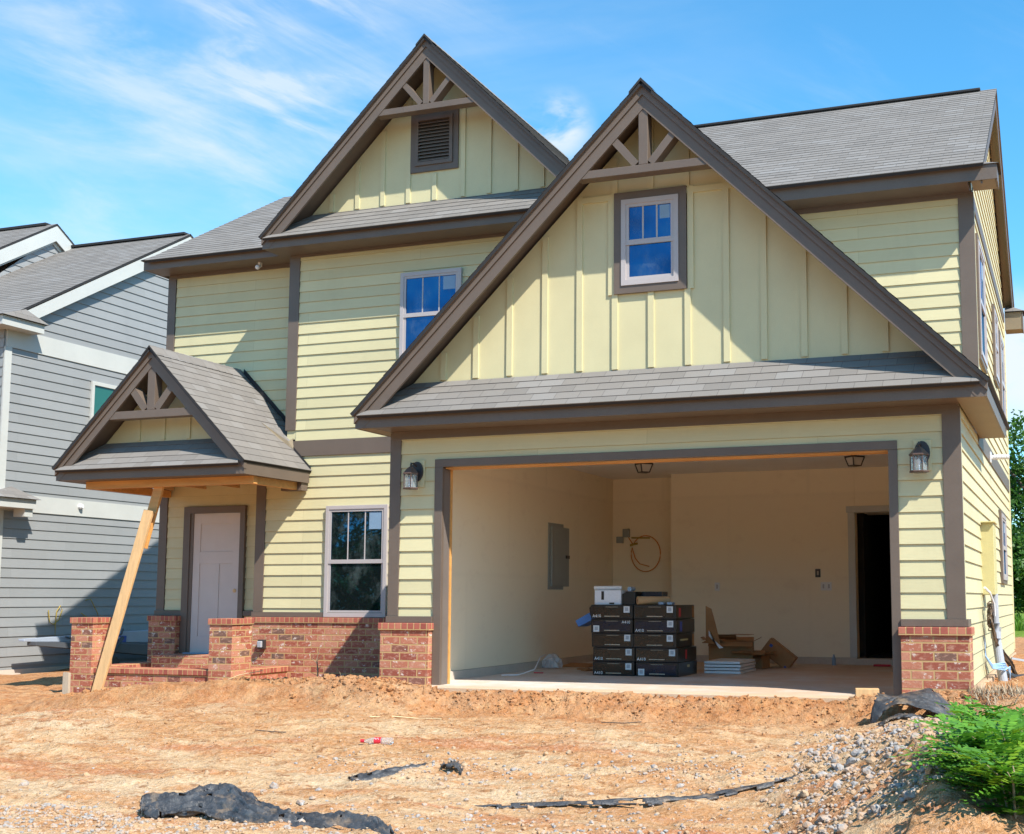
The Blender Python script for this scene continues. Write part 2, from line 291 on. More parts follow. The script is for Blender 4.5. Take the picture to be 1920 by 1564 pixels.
# ------------------------------------------------------------------ mesh builder
class B:
    def __init__(s): s.v = []; s.f = []; s.uv = []; s.mi = []
    def face(s, pts, m=0, uv=None):
        i = len(s.v); s.v += [tuple(p) for p in pts]; s.f.append(tuple(range(i, i + len(pts)))); s.mi.append(m)
        if uv is None:
            a = Vector(pts[0]); n = Vector((0, 0, 0))
            for j in range(1, len(pts) - 1): n += (Vector(pts[j]) - a).cross(Vector(pts[j + 1]) - a)
            if n.length < 1e-12: n = Vector((0, 0, 1))
            n.normalize()
            U = Vector((0, 0, 1)).cross(n)
            U = Vector((1, 0, 0)) if U.length < 1e-3 else U.normalized()
            V = n.cross(U)
            uv = [(Vector(q).dot(U), Vector(q).dot(V)) for q in pts]
        s.uv.append(uv)
    def hexa(s, c, m=0):
        # c: 8 corners, bottom ring then top ring, anticlockwise from above
        for q in ((3, 2, 1, 0), (4, 5, 6, 7), (0, 1, 5, 4), (1, 2, 6, 5), (2, 3, 7, 6), (3, 0, 4, 7)): s.face([c[i] for i in q], m)
    def box(s, x0, x1, y0, y1, z0, z1, m=0):
        s.hexa([(x0, y0, z0), (x1, y0, z0), (x1, y1, z0), (x0, y1, z0), (x0, y0, z1), (x1, y0, z1), (x1, y1, z1), (x0, y1, z1)], m)
    def lbox(s, fr, u0, u1, v0, v1, n0, n1, m=0):
        P = fr
        s.hexa([P(u0, v0, n1), P(u1, v0, n1), P(u1, v0, n0), P(u0, v0, n0), P(u0, v1, n1), P(u1, v1, n1), P(u1, v1, n0), P(u0, v1, n0)], m)
    def beam(s, a, b, w, h, up=(0, 0, 1), m=0):
        a = Vector(a); b = Vector(b); d = (b - a).normalized(); r = d.cross(Vector(up))
        r = r.normalized() if r.length > 1e-4 else Vector((1, 0, 0)); u = r.cross(d)
        c = []
        for e in (a, b): c.append([e - r * w / 2 - u * h / 2, e + r * w / 2 - u * h / 2, e + r * w / 2 + u * h / 2, e - r * w / 2 + u * h / 2])
        A, Bq = c
        s.face([A[0], A[1], A[2], A[3]], m); s.face([Bq[3], Bq[2], Bq[1], Bq[0]], m)
        for i in range(4): j = (i + 1) % 4; s.face([A[j], A[i], Bq[i], Bq[j]], m)
    def prism(s, poly, fr, n0, n1, m=0, side=None):
        # poly in (u, v), anticlockwise seen from +n
        s.face([fr(u, v, n1) for u, v in poly], m); s.face([fr(u, v, n0) for u, v in reversed(poly)], m)
        for i in range(len(poly)):
            a = poly[i]; b = poly[(i + 1) % len(poly)]
            s.face([fr(a[0], a[1], n0), fr(b[0], b[1], n0), fr(b[0], b[1], n1), fr(a[0], a[1], n1)], m if side is None else side)
    def tube(s, pts, r, n=7, m=0, caps=True):
        pts = [Vector(p) for p in pts]; rings = []
        for i, p in enumerate(pts):
            d = (pts[min(i + 1, len(pts) - 1)] - pts[max(i - 1, 0)]).normalized()
            a = d.cross(Vector((0, 0, 1)));
            if a.length < 1e-3: a = d.cross(Vector((1, 0, 0)))
            a.normalize(); b = d.cross(a); rr = r[i] if isinstance(r, (list, tuple)) else r
            rings.append([p + (a * math.cos(t) + b * math.sin(t)) * rr for t in (2 * math.pi * j / n for j in range(n))])
        for q in range(len(rings) - 1):
            for j in range(n): s.face([rings[q][j], rings[q + 1][j], rings[q + 1][(j + 1) % n], rings[q][(j + 1) % n]], m)
        if caps: s.face(rings[0], m); s.face(list(reversed(rings[-1])), m)
    def lathe(s, prof, c, n=16, m=0, axis=None):
        # prof: (radius, height) pairs along axis (default z)
        M = Matrix.Identity(3) if axis is None else Vector((0, 0, 1)).rotation_difference(Vector(axis)).to_matrix()
        c = Vector(c); rg = [[c + M @ Vector((r * math.cos(2 * math.pi * j / n), r * math.sin(2 * math.pi * j / n), h)) for j in range(n)] for r, h in prof]
        for q in range(len(rg) - 1):
            for j in range(n): s.face([rg[q][j], rg[q][(j + 1) % n], rg[q + 1][(j + 1) % n], rg[q + 1][j]], m)
        s.face(list(reversed(rg[0])), m); s.face(rg[-1], m)
    def build(s, name, mats, parent=None, smooth=False, weld=False, bevel=0):
        me = bpy.data.meshes.new(name); me.from_pydata(s.v, [], s.f)
        ul = me.uv_layers.new(name='uv'); k = 0
        flat = []
        for q in s.uv:
            for a in q: flat += [a[0], a[1]]
        ul.data.foreach_set('uv', flat)
        for m in ([mats] if isinstance(mats, str) else mats): me.materials.append(MATS[m])
        me.polygons.foreach_set('material_index', s.mi)
        if smooth: me.polygons.foreach_set('use_smooth', [True] * len(me.polygons))
        me.update()
        o = bpy.data.objects.new(name, me); COL.objects.link(o)
        if parent is not None:
            o.parent = parent; o.matrix_parent_inverse = parent.matrix_basis.inverted()
        if weld or bevel:
            w = o.modifiers.new('weld', 'WELD'); w.merge_threshold = .0005
        if bevel:
            bv = o.modifiers.new('bevel', 'BEVEL'); bv.width = bevel; bv.segments = 2; bv.limit_method = 'ANGLE'
        return o
def frame(O, U, V, N):
    O, U, V, N = map(Vector, (O, U, V, N))
    return lambda u, v, n=0: O + U * u + V * v + N * n
def front(y): return frame((0, y, 0), (1, 0, 0), (0, 0, 1), (0, -1, 0))
def east(x): return frame((x, 0, 0), (0, 1, 0), (0, 0, 1), (1, 0, 0))
def west(x): return frame((x, 0, 0), (0, -1, 0), (0, 0, 1), (-1, 0, 0))
def north(y): return frame((0, y, 0), (-1, 0, 0), (0, 0, 1), (0, 1, 0))

def courses(b, fr, L, Rr, v0, v1, ex, t, t0=.002, brk=(), vs=0.0, m=0, lip=None, wob=0.0):
    """overlapping boards or shingle rows: each row's bottom edge stands proud of the row below"""
    n0 = math.floor((v0 - vs) / ex + 1e-6)
    vv = {round(v0, 5), round(v1, 5)} | {round(x, 5) for x in brk if v0 < x < v1}
    i = n0
    while vs + i * ex < v1 - 1e-6:
        if vs + i * ex > v0 + 1e-6: vv.add(round(vs + i * ex, 5))
        i += 1
    vv = sorted(vv); rnd = random.Random(int(v0 * 1000) + 5)
    jit = {}
    def off(c, v): return t0 + (t + jit.setdefault(c, rnd.uniform(-wob, wob))) * (1 - (v - vs - c * ex) / ex)
    for a, d in zip(vv, vv[1:]):
        c = math.floor(((a + d) / 2 - vs) / ex)
        la, ra, ld, rd = L(a), Rr(a), L(d), Rr(d)
        if ra - la < 1e-4 and rd - ld < 1e-4: continue
        pts = [(la, a), (ra, a), (rd, d), (ld, d)]
        b.face([fr(u, v, off(c, v)) for u, v in pts], m, [(u, v - vs) for u, v in pts])
        start = abs(a - (vs + c * ex)) < 1e-4
        if start or a == vv[0]:
            lo = 0.0 if a == vv[0] else off(c - 1, a)
            b.face([fr(la, a, lo), fr(ra, a, lo), fr(ra, a, off(c, a)), fr(la, a, off(c, a))], m if lip is None else lip, [(la, 0), (ra, 0), (ra, .01), (la, .01)])
const = lambda x: (lambda v: x)
def interp(pts):
    def f(v):
        for (a, x), (b, y) in zip(pts, pts[1:]):
            if v <= b or (b, y) == pts[-1]:
                return x + (y - x) * (v - a) / (b - a)
    return f

def thing(name, label, cat, loc=(0, 0, 0), group=None):
    o = bpy.data.objects.new(name, None); COL.objects.link(o); o.location = loc; o.empty_display_size = .2
    o['label'] = label; o['category'] = cat
    if group: o['group'] = group
    bpy.context.view_layer.update(); return o
def tag(o, label, cat, group=None):
    o['label'] = label; o['category'] = cat
    if group: o['group'] = group
    return o

# ------------------------------------------------------------------ terrain height
def sm(a, b, v):
    t = max(0., min(1., (v - a) / (b - a))); return t * t * (3 - 2 * t)
def seg_d(x, y, pl):
    best = 9e9; zz = 0
    for (ax, ay, az), (bx, by, bz) in zip(pl, pl[1:]):
        dx, dy = bx - ax, by - ay; t = max(0, min(1, ((x - ax) * dx + (y - ay) * dy) / (dx * dx + dy * dy)))
        d = math.hypot(x - ax - t * dx, y - ay - t * dy)
        if d < best: best = d; zz = az + (bz - az) * t
    return best, zz
CREST = [(5.92, -1.30, -.13), (5.99, -1.8, -.06), (6.12, -2.9, .05), (6.30, -4.0, .02), (6.66, -5.8, -.12)]
BERM = [(.62, -.42, .02), (.1, -.40, .075), (-.7, -.1, .03), (-1.7, .75, -.07), (-2.7, 1.0, -.11), (-4.2, .85, -.22), (-5.3, .9, -.36)]
BED = [(6.75, -.55, .05), (7.6, -.1, .10), (8.8, .2, .10)]
def nz(x, y, s, o=0): return noise.noise(Vector((x * s + o, y * s - o, o * .37)))
def hgt(x, y, fine=True):
    z = -.035 + .05 * nz(x, .3, 2.3, 6) * sm(-.9, -.35, y) - .185 * sm(-.30, -.68, y) - .40 * sm(-.5, -5.2, y) - .25 * sm(-5, -11, y)
    l = sm(-2.2, -5.8, x); z -= .34 * l * sm(-3.8, .2, y) + .10 * l * sm(-3, -6, y)
    z -= .11 * sm(0.2, -.6, x) * sm(-.2, .6, y) * (1 - l)
    z += .08 * sm(5.9, 7.0, x) * sm(-2.5, -.2, y)
    z -= .35 * sm(9, 28, y)
    d, c = seg_d(x, y, CREST); k = max(0., 1 - (d * (1 + .22 * nz(x, y, 1.6, 21))) / (.98 if x < 6.4 else 1.6)) ** .92; z = z + (max(c, z) - z) * k
    mound = k
    d, c = seg_d(x, y, BERM); k2 = math.exp(-(d / .30) ** 2); z = z + (max(c, z) - z) * k2
    d, c = seg_d(x, y, BED); k3 = math.exp(-(d / .45) ** 2); z = z + (max(c, z) - z) * k3
    if fine:
        far = sm(16, 40, math.hypot(x - 2, y + 2))
        z += (.045 * nz(x, y * 1.5, .6, 3) + .028 * nz(x, y * 1.6, 1.9, 7) + .020 * nz(x, y * 1.3, 4.5, 11) + .012 * nz(x, y * 1.2, 10, 17) + .006 * nz(x, y, 21, 3)) * (1 - far * .6)
        z += .021 * math.sin(y * 9.5 + 1.2 * nz(x, y, .5, 2) * 4) * sm(1.0, -3.0, x) * sm(-.9, -1.6, y)      # wheel ruts on the left
        r = .012 + .030 * k2 + .045 * mound + .035 * sm(-.75, -.4, y) * sm(.1, -.3, y) * sm(.4, .9, x) * sm(7, 5.8, x)
        q = 1 - abs(nz(x, y, 11, 5)) * 2
        z += r * (q - .35) * .9 + r * .5 * nz(x, y, 24, 9)
    if -5.72 < x < 6.2 and y > 3.1 and y < 9.6: z = min(z, -.3)
    if -.0 < x < 6.2 and y > -.2 and y < 9.6: z = min(z, -.3)
    return z
def build_ground():
    def axis(lo, hi, step, far, gro):
        a = [lo + i * step for i in range(int(round((hi - lo) / step)) + 1)]
        s = step; x = a[-1]; out = []
        while x < far[1]: s *= gro; x += s; out.append(x)
        s = step; x = a[0]; pre = []
        while x > far[0]: s *= gro; x -= s; pre.append(x)
        return pre[::-1] + a + out
    xs = axis(-7.2, 7.8, .034, (-1500, 1500), 1.13); ys = axis(-5.7, 1.9, .026, (-1200, 2500), 1.12)
    v = []; f = []
    for y in ys:
        for x in xs: v.append((x, y, hgt(x, y)))
    n = len(xs)
    for j in range(len(ys) - 1):
        for i in range(n - 1): a = j * n + i; f.append((a, a + 1, a + n + 1, a + n))
    me = bpy.data.meshes.new('ground'); me.from_pydata(v, [], f); me.materials.append(MATS['soil'])
    me.polygons.foreach_set('use_smooth', [True] * len(f))
    o = bpy.data.objects.new('ground', me); COL.objects.link(o); o['kind'] = 'structure'
build_ground()

# ================================================================== YELLOW HOUSE
H = thing('yellow_house', 'unfinished two storey yellow house with brown trim and an open garage', 'house', (0, 0, 0))
XW = 6.211; YM = 2.84; YL = 3.28; YB = 9.67; XB = -3.365; XL = -5.885
EX = .1552; T = .015

# --- lap siding -------------------------------------------------------------
def lap(name, fr, L, Rr, v0, v1, brk=(), mat='yellow_siding', ex=EX, parent=H, vs=0.0, back=.06):
    b = B(); courses(b, fr, L, Rr, v0, v1, ex, T, brk=brk, vs=vs, wob=.0015)
    return b.build(name, mat, parent)
f0 = front(0); fM = front(YM); fL = front(YL)
b = B()
for (x0, x1, z0, z1) in ((.135, .569, .743, 2.715), (.569, 5.631, 2.476, 2.715), (5.631, 6.062, .743, 2.715)):
    courses(b, f0, const(x0), const(x1), z0, z1, EX, T, vs=.743 - 2 * EX + .098, wob=.0012)
b.build('lap_siding', 'yellow_siding', H)
b = B(); courses(b, fM, const(-3.68), const(-.0), .745, 2.95, EX, T, vs=.745 - .10, wob=.0012); b.build('lap_siding', 'yellow_siding', H)
b = B(); courses(b, fM, const(-3.213), const(6.055), 3.176, 5.86, EX, T, vs=3.176, wob=.0012); b.build('lap_siding', 'yellow_siding', H)
b = B(); courses(b, fL, const(-5.755), const(-3.3), .66, 5.874, EX, T, vs=.66 - .05, wob=.0012); b.build('lap_siding', 'yellow_siding', H)
# east wall: garage part and main part share one plane; gable above
RS = (8.39 - 6.0) / (6.25 - 2.40)      # main roof slope
def rz(y): return 8.39 - RS * abs(y - 6.25)
fE = east(XW)
b = B()
courses(b, fE, const(.0), const(YB), .05, 2.70, EX, T, vs=.743 - 5 * EX + .098, wob=.0015)
courses(b, fE, const(YM), const(YB), 2.90, 5.60, EX, T, vs=.743 - 5 * EX + .098, wob=.0015)
courses(b, fE, interp([(5.76, YM), (8.3, 6.19)]), interp([(5.76, YB), (8.3, 6.31)]), 5.76, 8.3, EX, T, vs=.743 - 5 * EX + .098, wob=.0015)
courses(b, fE, const(.0), const(YM), 2.70, 2.86, EX, T, vs=.743 - 5 * EX + .098)
b.build('lap_siding', 'yellow_siding', H)
b = B(); b.face([(XW, YM, 0), (XW, YB, 0), (XW, YB, 5.7), (XW, 6.25, 8.3), (XW, YM, 5.9)]); b.face([(XW, 0, 0), (XW, YM, 0), (XW, YM, 2.9), (XW, 0, 2.9)])
b.face([(XL, YB, -.3), (XL, YL, -.3), (XL, YL, 5.95), (XL, 6.25, 7.9), (XL, YB, 5.85)])
b.face([(XW, YB, -.3), (XL, YB, -.3), (XL, YB, 5.9), (XW, YB, 5.9)])
b.face([(0, YM, -.3), (0, 0, -.3), (0, 0, 3.0), (0, YM, 3.0)])
b.face([(XB, YL, 3.0), (XB, YM, 3.0), (XB, YM, 6.2), (XB, YL, 6.2)]); b.face([(-3.82, YL, -.3), (-3.82, YM, -.3), (-3.82, YM, 3.1), (-3.82, YL, 3.1)])
b.face([(-3.82, YM, -.3), (0, YM, -.3), (0, YM, 3.2), (-3.82, YM, 3.2)]); b.face([(XB, YM, 3.1), (XW, YM, 3.1), (XW, YM, 6.0), (XB, YM, 6.0)])
b.face([(XL, YL, -.3), (-3.3, YL, -.3), (-3.3, YL, 6.0), (XL, YL, 6.0)])
b.build('sheathing', 'yellow_board', H)
b = B()
b.lbox(fE, YM, YB + .02, 5.60, 5.76, 0, .024); b.lbox(fE, YM - .3, YB + .02, 2.70, 2.90, 0, .022)
b.build('band_board', 'brown_trim', H)

# --- trim boards ------------------------------------------------------------
def trims(name, rows, mat='brown_trim', parent=H):
    out = []
    for fr, u0, u1, v0, v1, n0, n1 in rows:
        b = B(); b.lbox(fr, u0, u1, v0, v1, n0, n1); out.append(b.build(name, mat, parent, bevel=.003))
    return out
TT = .026
trims('corner_trim', [(f0, 0, .135, .743, 2.79, -.01, TT), (f0, 6.062, XW + TT, .743, 2.79, -.01, TT),
    (fM, 6.055, XW + TT, 2.9, 5.79, -.01, TT), (fM, XB - .02, -3.213, 3.33, 5.89, -.25, TT),
    (fM, -3.84, -3.68, .745, 2.6, -.2, TT), (fL, XL - .02, -5.762, .66, 5.90, -.01, TT)])
trims('corner_trim', [(east(XW), .0, .10, .743, 2.69, .001, TT - .002), (east(XW), YM, YM + .10, 2.9, 5.59, .001, TT - .002), (east(XW), YB - .12, YB + .02, .1, 5.6, .002, TT)], 'yellow_board')
trims('frieze_board', [(f0, .02, XW + .01, 2.715, 2.815, -.01, TT + .004), (fM, XB + .0, -.9 + 2.58, 5.86, 5.97, -.01, TT + .004), (fM, 1.69, XW + .01, 5.735, 5.81, -.01, TT + .004), (fL, XL, XB, 5.874, 5.95, -.01, TT + .004)])
trims('band_board', [(fM, XB - .02, 0, 2.95, 3.174, -.01, TT + .002)])
trims('base_trim', [(f0, -.005, .569, .672, .742, -.01, .05), (f0, 5.631, XW + .05, .672, .742, -.01, .05), (fM, -3.85, 0, .675, .744, -.01, .05), (fL, XL - .03, -5.418, .680, .756, -.01, .05), (fL, -4.319, -3.82, .680, .756, -.01, .05), (east(XW), .0, .30, .672, .742, 0, .049)])

# --- brick skirts, piers, porch --------------------------------------------
def brick(name, x0, x1, y0, y1, z0, z1, cap=.08, over=.02, parent=H, e=(1, 1, 1, 1)):
    b = B(); b.box(x0, x1, y0, y1, z0, z1 - cap); o = b.build(name, 'brick', parent, bevel=.004)
    b = B(); b.box(x0 - over * e[0], x1 + over * e[1], y0 - over * e[2], y1 + over * e[3], z1 - cap, z1); b.build('cap_course', 'brick_rowlock', o, bevel=.006)
    return o
brick('brick_pier', -.035, .566, -.11, .30, -.6, .670, e=(1, 1, 1, 0))
brick('brick_pier', 5.634, 6.272, -.11, .25, -.6, .668, e=(1, 1, 1, 0))
brick('brick_skirt', -3.9, -.05, YM - .10, YM + .02, -.7, .672, e=(1, 0, 1, 0), over=.018)
brick('brick_skirt', XL - .03, -5.425, YL - .16, YL - .005, -.6, .678, e=(1, 1, 1, 0))
brick('porch_pillar', -5.80, -5.43, 1.45, 1.84, -.8, .675, over=.018)
brick('porch_pillar', -3.515, -3.155, 1.45, 1.87, -.8, .672, over=.018)
brick('porch_wall', -5.425, -3.52, 1.51, 1.75, -.8, .002, cap=.075, e=(0, 0, 1, 1))
brick('porch_wall', -3.40, -3.17, 1.875, YM - .12, -.8, .002, cap=.075, e=(1, 1, 0, 0))
brick('porch_wall', -5.78, -5.55, 1.845, YL - .17, -.8, .002, cap=.075, e=(1, 1, 0, 0))
b = B(); b.box(-5.42, -4.20, 2.62, YL - .01, -.4, .12); b.build('door_step', 'brick', H, bevel=.004)
b = B(); b.box(-5.54, -3.42, 1.76, YL - .012, -.8, -.20); b.build('porch_floor', 'concrete', H)
b = B(); b.box(XW - .3, XW + .085, .26, 3.6, -.5, .045); b.box(XW - .3, XW + .04, 3.605, YB, -.5, .045); b.build('footing', 'footing', H, bevel=.008)

# --- garage opening ---------------------------------------------------------
b = B()
b.lbox(f0, .569, .667, -.015, 2.388, -.02, .03); b.lbox(f0, 5.543, 5.631, -.015, 2.388, -.02, .03); b.lbox(f0, .569, 5.631, 2.389, 2.476, -.02, .03)
go = b.build('garage_door_frame', 'brown_trim', H, bevel=.003)
b = B(); b.box(.64, .664, .021, .16, 0, 2.385); b.build('jamb', 'tan_trim', go)
b = B(); b.box(5.546, 5.57, .021, .16, 0, 2.385); b.build('jamb', 'tan_trim', go)
b = B(); b.box(.62, .676, .162, .20, 0, 2.41); b.box(5.535, 5.59, .162, .20, 0, 2.41); b.box(.677, 5.534, .022, .20, 2.372, 2.386); b.build('jamb_lining', 'framing_lumber', go)
# garage room
b = B()
b.box(.02, .36, .205, 6.4, .10, 2.86)                      # left wall
b.box(.02, .625, .05, .20, .0, 2.86); b.box(5.60, 6.19, .05, .20, .0, 2.86); b.box(.63, 5.595, .05, .2, 2.415, 2.86)
b.box(.365, 1.495, 6.25, 6.4, .10, 2.86)                   # recess
b.box(1.50, 4.27, 5.72, 6.4, .10, 2.86); b.box(5.18, 5.9, 5.72, 6.4, .10, 2.86); b.box(4.272, 5.178, 5.72, 6.4, 2.165, 2.86)
b.box(5.90, 6.19, .205, 6.4, .10, 2.86)
b.build('garage_wall', 'drywall', H)
b = B(); b.box(.02, .39, .205, 6.25, -.1, .098); b.box(.39, 1.48, 6.22, 6.39, -.1, .098); b.box(1.48, 4.26, 5.70, 6.39, -.1, .098); b.box(4.262, 5.19, 5.66, 5.95, -.1, .088); b.box(5.19, 6.1, 5.70, 6.39, -.1, .098)
b.build('stem_wall', 'concrete', H, bevel=.004)
b = B(); b.box(.36, 5.9, .20, 6.25, 2.81, 2.84); b.build('garage_ceiling', 'ceiling_paint', H)
b = B(); b.box(.03, 6.18, -.27, 6.3, -.35, 0); b.build('garage_floor', 'dusty_floor', H, bevel=.01)
b = B(); b.box(4.17, 4.27, 5.69, 5.719, .10, 2.16); b.box(5.18, 5.28, 5.69, 5.719, .10, 2.16); b.box(4.15, 5.30, 5.686, 5.719, 2.162, 2.255); dfm = b.build('door_casing', 'white_trim', H, bevel=.003)
b = B(); b.box(4.27, 4.36, 5.9, 8.5, .1, 2.3); b.box(4.27, 5.6, 8.5, 8.6, .1, 2.3); b.box(5.179, 5.3, 5.9, 8.5, .1, 2.3); b.box(4.2, 5.4, 5.96, 8.6, 2.3, 2.4); b.box(4.36, 5.178, 5.96, 8.5, .02, .095); b.build('hallway', 'shade_black', H)  # walls painted near-black in place of the shade in an unlit room
b = B(); b.box(4.63, 4.67, 7.4, 8.48, .12, 2.1); b.build('door_leaf', 'shade_black', H)  # leaf carries the same painted shade as the hallway

# --- windows ----------------------------------------------------------------
def window(fr, u0, u1, v0, v1, trim=0, stick=True, lites=3, fw=.052, parent=H):
    b = B()
    for q in ((u0, u0 + fw, v0, v1), (u1 - fw, u1, v0, v1)): b.lbox(fr, *q, 0, .048)
    b.lbox(fr, u0 + fw, u1 - fw, v1 - fw, v1, 0, .0479); b.lbox(fr, u0 + fw, u1 - fw, v0, v0 + fw * 1.1, 0, .0479)
    vm = v0 + (v1 - v0) * .495; s = .034; a0, a1 = u0 + fw, u1 - fw
    b.lbox(fr, a0, a1, vm - .028, vm + .028, .0, .042)
    for q in ((a0, a0 + s), (a1 - s, a1)):
        b.lbox(fr, *q, vm + .028, v1 - fw, .0, .038); b.lbox(fr, *q, v0 + fw * 1.1, vm - .028, .0, .030)
    b.lbox(fr, a0 + s, a1 - s, v1 - fw - s, v1 - fw, .0, .0379); b.lbox(fr, a0 + s, a1 - s, v0 + fw * 1.1, v0 + fw * 1.1 + s, .0, .0299)
    g0, g1 = a0 + s, a1 - s
    for i in range(1, lites):
        c = g0 + (g1 - g0) * i / lites; b.lbox(fr, c - .009, c + .009, vm + .028, v1 - fw - s, .0, .028)
    w = b.build('window', 'vinyl', parent, bevel=.002)
    for (q0, q1, n) in ((vm + .028, v1 - fw - s, .0245), (v0 + fw * 1.1 + s, vm - .028, .021)):
        b = B(); b.face([fr(g0, q0, n), fr(g1, q0, n), fr(g1, q1, n), fr(g0, q1, n)]); b.build('pane', 'window_glass', w)
    if stick:
        b = B(); x1 = g1 - .012; x0 = x1 - (g1 - g0) * .24; y1 = v1 - fw - s - .01; b.lbox(fr, x0, x1, y1 - (v1 - v0) * .155, y1, .0247, .0252); b.build('sticker', 'blue_film', w)
    if trim:
        b = B(); t = trim
        b.lbox(fr, u0 - t, u1 + t, v1, v1 + t, 0, .036); b.lbox(fr, u0 - t, u1 + t, v0 - t, v0, 0, .036); b.lbox(fr, u0 - t, u0, v0, v1, 0, .0358); b.lbox(fr, u1, u1 + t, v0, v1, 0, .0358)
        b.build('window_trim', 'brown_trim', w, bevel=.002)
    return w
window(front(-.004), 2.775, 3.415, 4.255, 5.195, trim=.085)
window(front(YM - .012), -1.53, -.585, 4.262, 5.47)
window(front(YM - .012), -2.65, -1.668, .68, 2.226)
window(east(XW + .012), 3.05, 4.05, 3.85, 5.27, trim=.06); window(east(XW + .012), 6.15, 6.85, 4.10, 5.09, trim=.06); window(east(XW + .012), 7.6, 8.5, 3.6, 5.0, trim=.06)
window(east(XW + .012), 6.35, 7.4, 1.20, 2.15, trim=.05)

# --- front door -------------------------------------------------------------
b = B()
for q in ((-5.418, -5.300, .122, 2.205), (-4.406, -4.319, .122, 2.205), (-5.418, -4.319, 2.205, 2.308)): b.lbox(fL, *q, 0, .065)
dfr = b.build('door_frame', 'brown_trim', H, bevel=.003)
b = B(); b.lbox(fL, -5.299, -5.245, .125, 2.204, 0, .05); b.build('door_jamb', 'brown_trim', dfr)
fD = front(YL - .018)
b = B(); b.lbox(fD, -5.245, -4.406, .135, 2.204, 0, .012)
for q in ((-5.245, -5.12), (-4.531, -4.406)): b.lbox(fD, *q, .135, 2.204, .012, .022)
for q in ((2.045, 2.204), (1.45, 1.63), (.135, .38)): b.lbox(fD, -5.12, -4.531, *q, .012, .0219)
b.lbox(fD, -4.885, -4.768, .38, 1.45, .012, .0219)
dr = b.build('front_door', 'door_paint', H, bevel=.003)
b = B(); b.lathe([(.028, 0), (.03, .008), (.02, .012)], (-4.478, YL - .042, 1.05), 12, axis=(0, -1, 0)); b.build('lock_bore', 'raw_lumber', dr)
b = B(); b.box(-5.30, -4.36, YL - .13, YL - .02, .121, .136); b.build('threshold', 'blue_film', dr)

